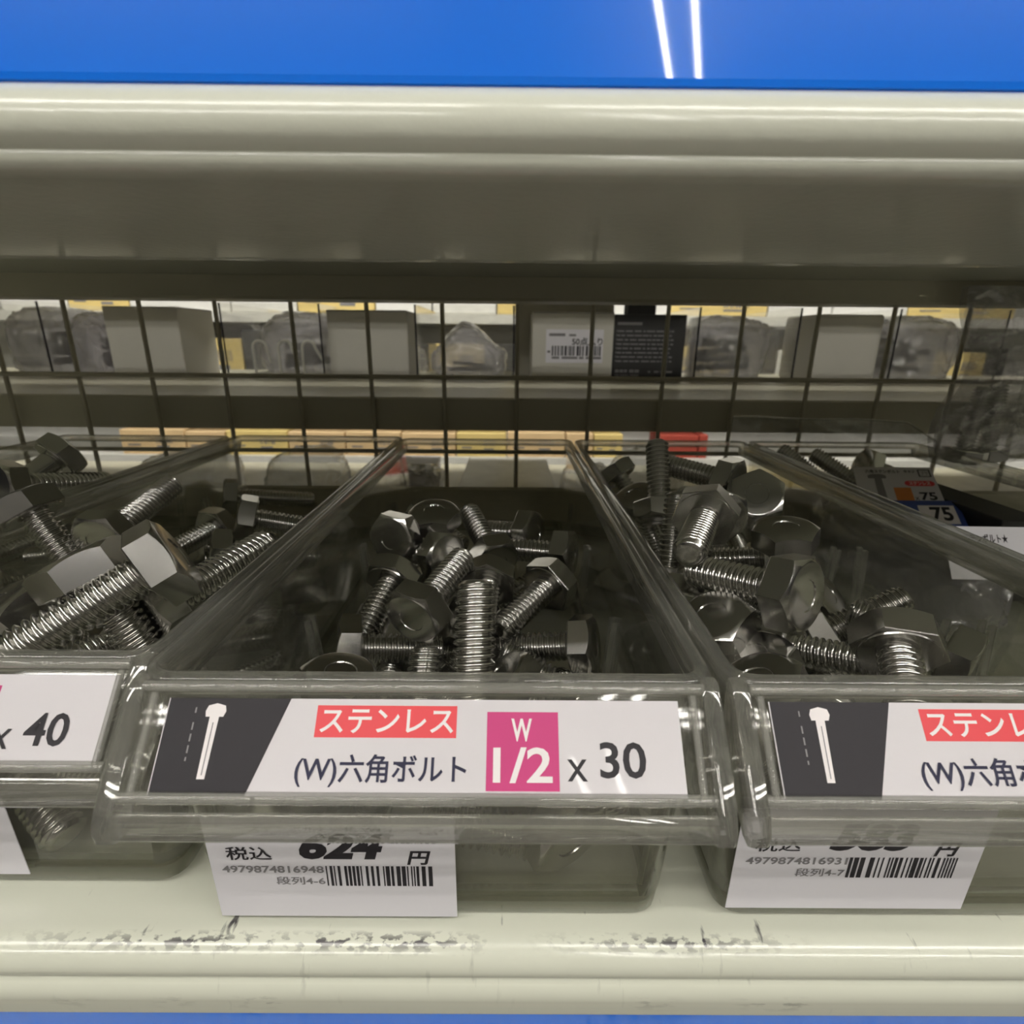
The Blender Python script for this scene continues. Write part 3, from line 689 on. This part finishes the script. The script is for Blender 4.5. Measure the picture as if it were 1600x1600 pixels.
 ('fill', 'R', 35.0, (77.1, 145.7, -122.6), (0.269, 0.901, 0.19, 0.283)),
 ('fill', 'R', 35.0, (132.0, 289.5, -129.4), (0.075, -0.633, -0.613, -0.467)),
 ('fill', 'R', 35.0, (161.7, 261.1, -138.0), (0.545, -0.109, -0.665, -0.499)),
 ('fill', 'R', 35.0, (79.3, 170.7, -140.4), (0.324, 0.678, 0.358, 0.554)),
 ('fill', 'R', 35.0, (136.8, 347.5, -139.7), (0.301, -0.172, -0.756, -0.555)),
 ('fill', 'R', 35.0, (106.9, 188.5, -140.4), (0.264, 0.62, 0.453, 0.583)),
 ('fill', 'R', 35.0, (137.1, 144.4, -124.5), (0.196, 0.495, -0.784, -0.319)),
 ('fill', 'R', 35.0, (130.0, 244.8, -140.4), (0.434, 0.168, -0.749, -0.471)),
 ('fill', 'R', 35.0, (147.7, 155.8, -140.4), (0.165, -0.202, -0.741, -0.618)),
 ('fill', 'R', 35.0, (82.0, 282.2, -139.8), (0.078, -0.466, -0.619, -0.627)),
 ('fill', 'R', 35.0, (153.0, 248.8, -124.5), (0.166, 0.274, -0.886, -0.336)),
 ('fill', 'R', 35.0, (112.7, 233.3, -139.9), (0.564, 0.762, -0.131, 0.288)),
 ('fill', 'R', 35.0, (152.9, 236.2, -139.7), (0.179, 0.475, 0.613, 0.605)),
 ('fill', 'R', 35.0, (170.0, 223.7, -140.5), (0.609, 0.508, -0.575, -0.204)),
 ('fill', 'R', 35.0, (160.5, 338.6, -140.4), (0.292, -0.041, -0.767, -0.569)),
 ('fill', 'R', 35.0, (111.2, 209.1, -131.6), (0.184, 0.231, -0.828, -0.476)),
 ('fill', 'R', 35.0, (116.4, 165.0, -132.4), (0.007, 0.626, 0.579, 0.523)),
 ('fill', 'R', 35.0, (96.6, 323.3, -140.3), (0.606, 0.499, -0.585, -0.204)),
 ('fill', 'R', 35.0, (170.2, 280.9, -140.3), (0.486, 0.256, -0.725, -0.416)),
 ('fill', 'R', 35.0, (134.2, 322.9, -139.5), (0.575, 0.602, -0.492, -0.254)),
 ('fill', 'L', 47.0, (-206.6, 278.6, -139.7), (0.217, -0.144, -0.743, -0.617)),
 ('fill', 'L', 47.0, (-176.5, 356.8, -140.2), (0.493, 0.24, -0.713, -0.437)),
 ('fill', 'L', 47.0, (-151.5, 169.5, -139.5), (0.323, -0.527, -0.54, -0.571)),
 ('fill', 'L', 47.0, (-113.4, 141.2, -139.4), (0.574, 0.172, -0.738, -0.31)),
 ('fill', 'L', 47.0, (-196.3, 324.4, -139.9), (0.197, 0.518, 0.54, 0.633)),
 ('fill', 'L', 47.0, (-120.3, 287.8, -140.2), (0.339, 0.009, -0.75, -0.569)),
 ('fill', 'L', 47.0, (-208.9, 141.0, -138.8), (0.375, 0.515, 0.563, 0.526)),
 ('fill', 'L', 47.0, (-157.0, 269.0, -140.1), (0.385, 0.679, 0.314, 0.54)),
 ('fill', 'L', 47.0, (-174.3, 183.2, -137.4), (0.39, 0.531, 0.221, 0.719)),
 ('fill', 'L', 47.0, (-127.0, 185.7, -139.7), (0.02, -0.358, -0.668, -0.653)),
 ('fill', 'L', 47.0, (-168.5, 244.4, -140.2), (0.535, 0.306, -0.687, -0.384)),
 ('fill', 'L', 47.0, (-208.7, 173.4, -140.1), (0.408, 0.7, 0.278, 0.516)),
 ('fill', 'L', 47.0, (-187.8, 198.4, -117.8), (0.035, 0.714, 0.571, 0.403)),
 ('fill', 'L', 47.0, (-191.4, 208.6, -131.2), (0.706, 0.702, -0.069, 0.059)),
 ('fill', 'L', 47.0, (-126.0, 378.4, -139.4), (0.539, 0.513, -0.554, -0.372)),
 ('fill', 'L', 47.0, (-209.8, 201.9, -140.2), (0.339, 0.657, 0.366, 0.565)),
 ('fill', 'L', 47.0, (-112.2, 240.3, -140.2), (0.58, 0.391, -0.641, -0.316)),
 ('fill', 'L', 47.0, (-173.9, 152.7, -129.1), (0.453, 0.754, 0.363, 0.307)),
 ('fill', 'M', 47.0, (-296.6, 289.6, -139.7), (0.017, 0.492, 0.574, 0.654)),
 ('fill', 'M', 47.0, (-288.9, 348.7, -139.2), (0.46, 0.478, -0.585, -0.467)),
 ('fill', 'M', 47.0, (-309.2, 207.9, -140.2), (0.533, 0.749, 0.075, 0.387)),
 ('fill', 'M', 47.0, (-349.9, 332.0, -140.2), (0.489, 0.734, 0.163, 0.441)),
 ('fill', 'M', 47.0, (-337.9, 386.8, -138.5), (0.642, 0.666, -0.378, 0.015)),
 ('fill', 'M', 47.0, (-315.8, 184.9, -140.0), (0.522, 0.261, -0.694, -0.421)),
]
for b_ in BOLTS: bolt(*b_)

# ------------------------------------------------------------------ other side of the gondola: boards and goods
ZO = -48.3
def plain_board(z, y0, y1, label, mat='cream_shaded', x0=-900, x1=900, rear=29, front=40, lower=False):
    t = thing('shelf_board', mm(0, y0, z), label, 'shelf', 'metal shelf boards beyond the wire mesh')
    world_part(MB().prism([(y0, z - 1.5), (y0 + 1.5, z), (y1 - 6, z), (y1, z - 6), (y1, z - front), (y1 - 3, z - front), (y1 - 8, z - 5), (y0 + 3, z - 5), (y0 + 3, z - rear), (y0, z - rear)], x0, x1), 'deck', M[mat], t)
    return t
plain_board(ZO, 494, 940, 'cream shelf board beyond the wire mesh with white and black boxes on it')
plain_board(180, 494, 940, 'upper cream shelf board beyond the mesh, hidden behind the shelf overhead')
plain_board(-205, 494, 940, 'lower cream shelf board beyond the mesh, glimpsed through the clear tray backs')

def box(name, label, x0, x1, y0, y1, z0, z1, mat, cat='box', group=None, flap=True, b=.8):
    t = thing(name, mm((x0 + x1) / 2, (y0 + y1) / 2, z0), label, cat, group)
    world_part(MB().rbox(x0, x1, y0, y1, z0, z1, b), 'carton_body', M[mat], t)
    if flap: world_part(MB().box(x0 + 1.2, x1 - 1.2, y0 - .5, y0 + .3, z1 - 1.6, z1 - .9).box(x1 - .3, x1 + .4, y0 + 1.5, y1 - 1.5, z1 - 1.6, z1 - .9), 'lid_seam', M['ink_grey'], t)
    return t
gB = 'plain boxes on the shelf beyond the mesh'
box('product_box', 'plain white box, leftmost of those beyond the wire mesh, its side showing', -537, -440, 760, 850, ZO, 40, 'boxwhite', group=gB)
box('product_box', 'plain white box between two clear bins, left of centre beyond the wire mesh', -244, -138, 760, 860, ZO, 38, 'boxwhite', group=gB)
tD = box('product_box', 'white box with a barcode sticker reading 50, beyond the wire mesh', 27, 133, 745, 840, ZO, 37, 'boxwhite', group=gB)
box('product_box', 'taller pale box standing behind the box with the barcode sticker', 8, 150, 848, 905, ZO, 58, 'boxwhite', group=gB)
tK = box('product_box', 'black box with small grey print beside the box with the barcode sticker', 134, 228, 748, 830, ZO, 35, 'boxblack', group=gB, flap=False, b=1.5)
box('product_box', 'small black block lying on top of the black printed box', 155, 192, 770, 800, 35, 49, 'boxblack', group=gB, flap=False)
box('product_box', 'pale grey box with rounded corners, rightmost of those beyond the mesh', 404, 493, 760, 850, ZO, 38, 'boxwhite', group=gB, flap=False, b=4.)

fr = frame((27, 744.7, ZO), (1, 0, 0), (0, 0, 1))
off = Matrix.Translation(-((tD.location - mm(0, 0, 0)) * 1000))
st = MB().add([off @ fr @ Vector(v) for v in [(18, 22, .02), (93, 22, .02), (93, 64, .02), (18, 64, .02), (18, 22, .25), (93, 22, .25), (93, 64, .25), (18, 64, .25)]],
              [(3, 2, 1, 0), (4, 5, 6, 7), (0, 1, 5, 4), (1, 2, 6, 5), (2, 3, 7, 6), (3, 0, 4, 7)]).build('sticker', M['paper_tag'], tD)
c = Card(off @ fr)
c.text('ink', '50点入り', 52, 92, 44, 54, .02, lift=.45); c.rect('ink_grey', 22, 43, 55.5, 59, .4); c.rect('ink_grey', 48, 57, 55.5, 58, .4)
c.bars('ink@barcode', 26, 91, 31, 43.5, 11, .4, 40); c.rect('ink_grey', 20, 24, 34.5, 37.5, .4)
for a, b_ in ((26, 36), (39, 60), (62, 68), (71, 91)): c.rect('ink_grey', a, b_, 27, 30, .4)
c.build(st, names={'ink': 'black_print', 'ink_grey': 'grey_print'})
fr = frame((134, 747.6, ZO), (1, 0, 0), (0, 0, 1)); off = Matrix.Translation(-((tK.location - mm(0, 0, 0)) * 1000))
c = Card(off @ fr); R = random.Random(5)
for row in range(9):
    v = 67 - row * 5.4; u = 5
    if row in (0,):
        c.rect('ink_grey', 4, 36, v + 3, v + 6.5, .25); continue
    c.rect('ink_grey', 3.2, 4.6, v + .4, v + 2, .25)
    while u < 76:
        w = R.uniform(3, 11); c.rect('ink_grey', u, min(u + w, 78), v, v + 1.7, .25); u += w + R.uniform(.8, 2.4)
for a, b_ in ((4, 9), (10, 15), (16, 20), (23, 29), (30, 36), (48, 51), (56, 62), (64, 80)): c.rect('ink_grey', a, b_, 10, 14 if a < 40 else 12.4, .25)
for a, b_ in ((4, 10), (11, 22), (24, 36)): c.rect('ink_grey', a, b_, 5.5, 7.5, .25)
c.build(tK, names={'ink_grey': 'grey_print'})

# clear bins with smoked edges on that shelf, and the bagged goods in them
def clear_bin(x0, x1, y0, y1, z0, z1, label, group='clear bins with dark edges beyond the mesh'):
    t = thing('clear_bin', mm((x0 + x1) / 2, y0, z0), label, 'bin', group)
    w = 1.6; mb = MB()
    mb.box(x0, x1, y0, y1, z0 + .2, z0 + 2).box(x0, x0 + w, y0, y1, z0 + 2, z1).box(x1 - w, x1, y0, y1, z0 + 2, z1).box(x0 + w, x1 - w, y0, y0 + w, z0 + 2, z1).box(x0 + w, x1 - w, y1 - w, y1, z0 + 2, z1)
    world_part(mb, 'bin_wall', M['clear'], t)
    for p in ([(x0, y0, z0 + 2), (x0, y0, z1)], [(x1, y0, z0 + 2), (x1, y0, z1)], [(x0, y0, z0 + 1), (x1, y0, z0 + 1)], [(x0, y0, z1), (x1, y0, z1)]):
        if p[0][2] > z0 + 50: continue
        world_part(MB().tube(p, 1.3, 6), 'corner_edge', M['dark_edge'], t)
    return t
bins_x = [(-705, -606, 'leftmost clear bin beyond the mesh, dark bags in it'), (-374, -247, 'clear bin with white looped hooks beyond the mesh'), (-124, 3, 'clear bin with a peaked crinkled bag, centre beyond the mesh'),
          (242, 372, 'clear bin with grey rolled bags, right of the black box beyond the mesh'), (500, 640, 'rightmost clear bin beyond the mesh, dark parts in it')]
for x0, x1, lab in bins_x: clear_bin(x0, x1, 742, 930, ZO, 44, lab)
def bag(name, label, x, y, z, w, d, h, seed, mat='bag', peak=0., amp=.14, group='film bags of parts beyond the mesh', fill=None):
    t = thing(name, mm(x, y, z), label, 'bag', group)
    crumple('film', w, d, h, M[mat], t, seed, peak=peak, amp=amp)
    R = random.Random(seed)
    for k in range(fill or 0):                                  # bars and plates inside the film
        a = R.uniform(-.5, .5); L_ = w * R.uniform(.26, .34); zc = h * (.16 + .13 * k); yo = R.uniform(-.12, .12) * d; sl = R.uniform(-.12, .12)
        p0 = Vector((-L_ * math.cos(a), -L_ * .5 * math.sin(a) + yo, zc - L_ * sl)); p1 = Vector((L_ * math.cos(a), L_ * .5 * math.sin(a) + yo, zc + L_ * sl))
        MB().tube([p0, p1], h * R.uniform(.055, .075), 10).build('bagged_part', M['greybag' if k % 2 else 'boxblack'], t, True)
    return t
zb = ZO + 2.6
bag('parts_bag', 'peaked crinkled film bag in the centre clear bin beyond the mesh', -61, 836, zb, 112, 116, 44, 3, peak=1.1, amp=.12, fill=2)
bag('parts_bag', 'grey bag lying behind the white hooks in their clear bin', -310, 858, zb, 114, 116, 84, 5, fill=3)
bag('parts_bag', 'grey bag of bars in the bin right of the black box', 307, 836, zb, 114, 130, 84, 8, fill=4)
bag('parts_bag', 'dark bag in the rightmost bin beyond the mesh', 570, 836, zb, 120, 130, 86, 12, fill=4)
bag('parts_bag', 'dark bag in the leftmost bin beyond the mesh', -655, 836, zb, 88, 130, 90, 14, fill=4)
bag('parts_bag', 'loose dark bag between the leftmost bin and the first white box', -572, 815, ZO + .4, 62, 110, 84, 15, fill=4)
for k, (x, lean) in enumerate(((-352, .2), (-318, .5), (-286, .7))):
    t = thing('display_hook', mm(x, 775, zb + 1.2), ['white looped hook, first from the left in its clear bin', 'white looped hook, second from the left in its clear bin', 'white looped hook, third from the left in its clear bin'][k], 'hook', 'white hooks in a clear bin beyond the mesh')
    P = [(0, 0, 0)] + [(8 + 9 * math.cos(math.radians(a)), lean * 6, 34 + 9 * math.sin(math.radians(a))) for a in range(180, -1, -30)] + [(19 + lean * 10, lean * 12, 14)]
    MB().tube(P, 2.0, 8).build('wire', M['white_metal'], t, True)
# goods on the lower board beyond the mesh
gl = 'goods on the lower board beyond the mesh'
box('product_box', 'white flat box low beyond the mesh, seen through the middle tray back', -70, 60, 640, 900, -204.7, -187, 'white_metal', group=gl)
box('product_box', 'pale bluish box low beyond the mesh, seen through the left tray back', -215, -118, 640, 900, -204.7, -184, 'paper_tag', group=gl)
bag('parts_bag', 'white film bag low beyond the mesh behind the left tray', -265, 700, -204.7, 100, 100, 70, 21, mat='film', group=gl)
bag('parts_bag', 'grey film bag low beyond the mesh left of the white flat box', -108, 640, -204.7, 60, 90, 62, 22, group=gl, fill=3)
bag('parts_bag', 'grey film bag low beyond the mesh right of the white flat box', 95, 650, -204.7, 66, 90, 62, 23, group=gl, fill=3)
bag('parts_bag', 'white film bag low beyond the mesh behind the right tray', 180, 700, -204.7, 90, 100, 72, 24, mat='film', group=gl)
bag('parts_bag', 'pale film bag low beyond the mesh behind the leftmost tray', -420, 700, -204.7, 120, 100, 64, 25, mat='film', group=gl)

# ------------------------------------------------------------------ across the far aisle
rack = thing('display_rack', mm(0, 2150, -1300), 'pale display rack across the far aisle, glimpsed between boxes and through tray backs', 'rack')
world_part(MB().box(-2600, 2600, 2560, 2590, -1300, 900), 'back_panel', M['white_metal'], rack)
for z in (-900, -640, -445, -150, 96, 420): world_part(MB().box(-2600, 2600, 2150, 2560, z - 34, z), 'rack_board', M['white_metal'], rack)
R = random.Random(2)
def cartons(z, x, xe, hs, ws, mats, what, gap=6):
    n = 0
    while x < xe - 30:
        w = min(R.uniform(*ws), xe - x); h = R.uniform(*hs); m = mats[n % len(mats)]
        col = {'carton': 'tan', 'carton_y': 'yellow', 'redbox': 'dark red', 'white_metal': 'white', 'boxwhite': 'pale grey', 'boxblack': 'black'}[m]
        t = thing('stock_carton', mm(x + w / 2, 2165, z), '%s carton %s' % (col, what), 'carton', 'cartons on the rack across the far aisle')
        MB().rbox(-w / 2, w / 2, 0, 180, .3, h, 2).build('carton_body', M[m], t)
        if m.startswith('carton'):
            f = frame((-w / 2, -.4, 0), (1, 0, 0), (0, 0, 1)); cc = Card(f)
            if w > 60:
                cc.bars('ink_grey@barcode', w * .55, w * .82, h * .45, h * .72, n, .3, 18); cc.rect('ink_grey@print_block', w * .55, w * .75, h * .25, h * .36, .3)
                cc.rect('ink_grey@print_block', w * .1, w * .3, h * .35, h * .42, .3)
            cc.build(t)
        x += w + gap; n += 1
cartons(-445, -1560, 330, (92, 99), (150, 260), ['carton', 'carton', 'carton_y', 'carton'], 'in the low row of the far rack, left to middle')
cartons(-445, 335, 470, (92, 99), (100, 130), ['carton_y'], 'in the low row of the far rack, beside the dark red one')
cartons(-445, 600, 790, (92, 99), (150, 180), ['redbox'], 'in the low row of the far rack')
cartons(-640, -1500, 1300, (110, 150), (160, 300), ['white_metal', 'boxwhite', 'boxblack', 'white_metal'], 'on the far rack below the tan row')
cartons(-150, -1900, 1900, (120, 190), (110, 220), ['boxblack', 'white_metal', 'boxwhite', 'boxblack', 'carton_y'], 'on the far rack behind the boxes of the mesh shelf')
cartons(96, -1900, 1900, (60, 120), (200, 400), ['white_metal', 'carton_y', 'white_metal'], 'on the top visible row of the far rack')

# ------------------------------------------------------------------ right end: bagged bolts, cards, hanging bag
fq = frame((233, 345, -102.5), (1, 0, 0), (.36, .90, .33))
t = thing('price_card', mm(233, 345, -102.5), 'white card with a bolt picture and x75 leaning in the tray on the right', 'card', 'printed cards in the tray right of the heap')
off = Matrix.Translation((-233, -345, 102.5)) @ fq
def card_plate(off, w, h, mat, name, par):
    return MB().add([off @ Vector(v) for v in [(0, 0, -.3), (w, 0, -.3), (w, h, -.3), (0, h, -.3), (0, 0, 0), (w, 0, 0), (w, h, 0), (0, h, 0)]],
                    [(3, 2, 1, 0), (4, 5, 6, 7), (0, 1, 5, 4), (1, 2, 6, 5), (2, 3, 7, 6), (3, 0, 4, 7)]).build(name, M[mat], par)
card_plate(off, 57, 52, 'paper', 'card_sheet', t)
c = Card(off)
c.text('ink', '六角ステンボルト', 8, 33, 43, 48, .02); c.text('ink', '半ネジ', 36, 44, 43.5, 48, .02)
for a, b_, p, q in ((46, 55, 38.5, 39.5), (46, 55, 47.5, 48.5), (46, 47, 38.5, 48.5), (54, 55, 38.5, 48.5)): c.rect('ink', a, b_, p, q)
c.text('ink', 'プラ', 48, 53, 41, 46)
c.poly('ink_grey@bolt_picture', [(9, 36), (22, 36), (22, 40), (19, 42), (12, 42), (9, 40)]); c.poly('ink_grey@bolt_picture', [(13, 8), (19, 8), (18.5, 36.2), (13.5, 36.2)])
c.poly('ink_red@red_panel', [(34, 28), (36, 26), (53, 26), (55, 28), (55, 31), (53, 33), (36, 33), (34, 31)]); c.text('ink_white', 'ステンレス', 37, 52, 27.3, 31.8, .02)
c.rect('ink_orange@orange_panel', 25, 37, 6, 24); c.text('ink', 'x', 37.5, 40.5, 8, 12); c.text('ink', '75', 41.5, 53, 8, 18, .03)
c.build(t, names={'ink': 'black_print', 'ink_white': 'white_print'})
t = thing('price_card', mm(236, 325, -109.5), 'blue and white card strip showing under the card with x75', 'card', 'printed cards in the tray right of the heap')
off = Matrix.Translation((-236, -322, 112.5)) @ frame((236, 322, -112.5), (1, 0, 0), (.36, .90, .33))
card_plate(off, 54, 30, 'ink_blue', 'card_sheet', t)
c = Card(off); c.rect('ink_white@white_panel', 26, 50, 3, 24); c.text('ink', '75', 33, 47, 6, 22, .03, lift=.3); c.build(t, names={'ink': 'black_print'})
t = thing('price_card', mm(236, 266, -119), 'white card printed in small black letters, below the card with x75', 'card', 'printed cards in the tray right of the heap')
off = Matrix.Translation((-236, -266, 119)) @ frame((236, 266, -119), (1, -.02, .0), (0, .52, .85))
card_plate(off, 50, 29, 'paper_tag', 'card_sheet', t)
c = Card(off); c.text('ink', 'ステンボルト★', 10, 34, 20, 25, .02); c.text('ink', '5入', 25, 30, 14, 18, .02); c.build(t, names={'ink': 'black_print'})
box('product_box', 'black box at the right end of the tray with the cards', 296, 325, 310, 410, -154, -100, 'boxblack', group='goods in the tray right of the heap', flap=False)
bag('parts_bag', 'dark bag of bolts lying under the cards in the tray on the right', 262, 345, -154, 62, 160, 46, 31, group='goods in the tray right of the heap', fill=3)
# bent film edge standing over that tray's back
NX, NZ = 40, 8; vs = []; fs = []
for s in (0, 1):
    for i in range(NX + 1):
        for j in range(NZ + 1):
            u, v = i / NX, j / NZ
            top = -56 - 5.5 * math.sin(u * math.pi * 1.15) ** 2 * (1 - u) - (14 * max(0, u - .86) / .14) + 3 * math.sin(u * 5)
            z = -77 + (top + 77) * v
            y = 438 + 5 * math.sin(u * 9 + v * 2) * v - 4 * v + s * .5
            vs.append(mm(178 + 160 * u, y, z) - mm(258, 438, -77))
m_ = (NX + 1) * (NZ + 1)
def vi(s, i, j): return s * m_ + i * (NZ + 1) + j
for s in (0, 1):
    for i in range(NX):
        for j in range(NZ): fs.append((vi(s, i, j), vi(s, i + 1, j), vi(s, i + 1, j + 1), vi(s, i, j + 1)))
for i in range(NX):
    for j in (0, NZ): fs.append((vi(0, i, j), vi(0, i + 1, j), vi(1, i + 1, j), vi(1, i, j)))
for j in range(NZ):
    for i in (0, NX): fs.append((vi(0, i, j), vi(0, i, j + 1), vi(1, i, j + 1), vi(1, i, j)))
t = thing('film_sheet', mm(258, 438, -77), 'bent clear film sheet standing along the back of the tray with the cards', 'film')
mesh_obj('film', vs, fs, M['film'], t, True)
MB().tube([(vs[vi(0, i, NZ)] * 1000) for i in range(NX + 1)], .8, 6).build('folded_edge', M['rim'], t, True)
# hanging bag
t = thing('hanging_bag', mm(392, 408, -84), 'crinkled film bag of dark bolts hanging at the right edge above the trays', 'bag')
bm = bmesh.new(); bmesh.ops.create_grid(bm, x_segments=90, y_segments=84, size=1.)
for v in bm.verts:
    u, w = v.co.x, v.co.y
    th = 13 * (1 - abs(u) ** 3) * (1 - max(0, w) ** 2 * .85) * (1 - max(0, -w - .8) * 3)
    p = Vector((u * 2.2, w * 2.2, 4.2))
    v.co = (u * 66 * (1 - .10 * math.sin(w * 4 + 1)), -th + 9 * noise.noise(p) * (1.1 - abs(u)) + 5 * abs(noise.noise(p * 2.3)) + 2.6 * abs(noise.noise(p * 5.1 + Vector((3, 1, 2)))), 62 + w * 62)
front = [v.co.copy() for v in bm.verts]; fcs = [tuple(v.index for v in f.verts) for f in bm.faces]; bm.free()
mesh_obj('film', [v * .001 for v in front], fcs, M['hangfilm'], t, True)
mesh_obj('back_film', [Vector((v.x, 7 + .25 * abs(v.y), v.z)) * .001 for v in front], fcs, M['hangfilm'], t, True)
off = frame((-2, -16, 2), (1, .1, 0), (0, .12, 1))
s_ = card_plate(off, 62, 40, 'paper', 'insert_card', t)
c = Card(off); c.poly('ink_grey@bolt_picture', [(14, 6), (24, 8), (34, 22), (44, 26), (40, 32), (26, 28)]); c.rect('ink_grey@print_block', 10, 40, 34, 37); c.build(s_)
for k, (x, z, a) in enumerate(((-40, 8, .1), (-22, 10, -.08))):
    b_ = thing('hex_bolt', mm(385 + x, 410, -84 + z), ['dark bolt in the hanging bag, left one', 'dark bolt in the hanging bag, right one'][k], 'bolt', 'bolts in the hanging bag'); b_.rotation_euler = (0, a, 0)
    h = use(HEAD); h.parent = b_; s2 = use(SHANKS[(47., 0)]); s2.parent = b_
hk = thing('display_hook', mm(385, 482, 38), 'wire hook the crinkled bag hangs from, under the shelf overhead', 'hook')
MB().tube([(0, 0, 0), (0, -90, 0), (0, -95, 4)], 2, 8).build('wire', M['wire'], hk, True)
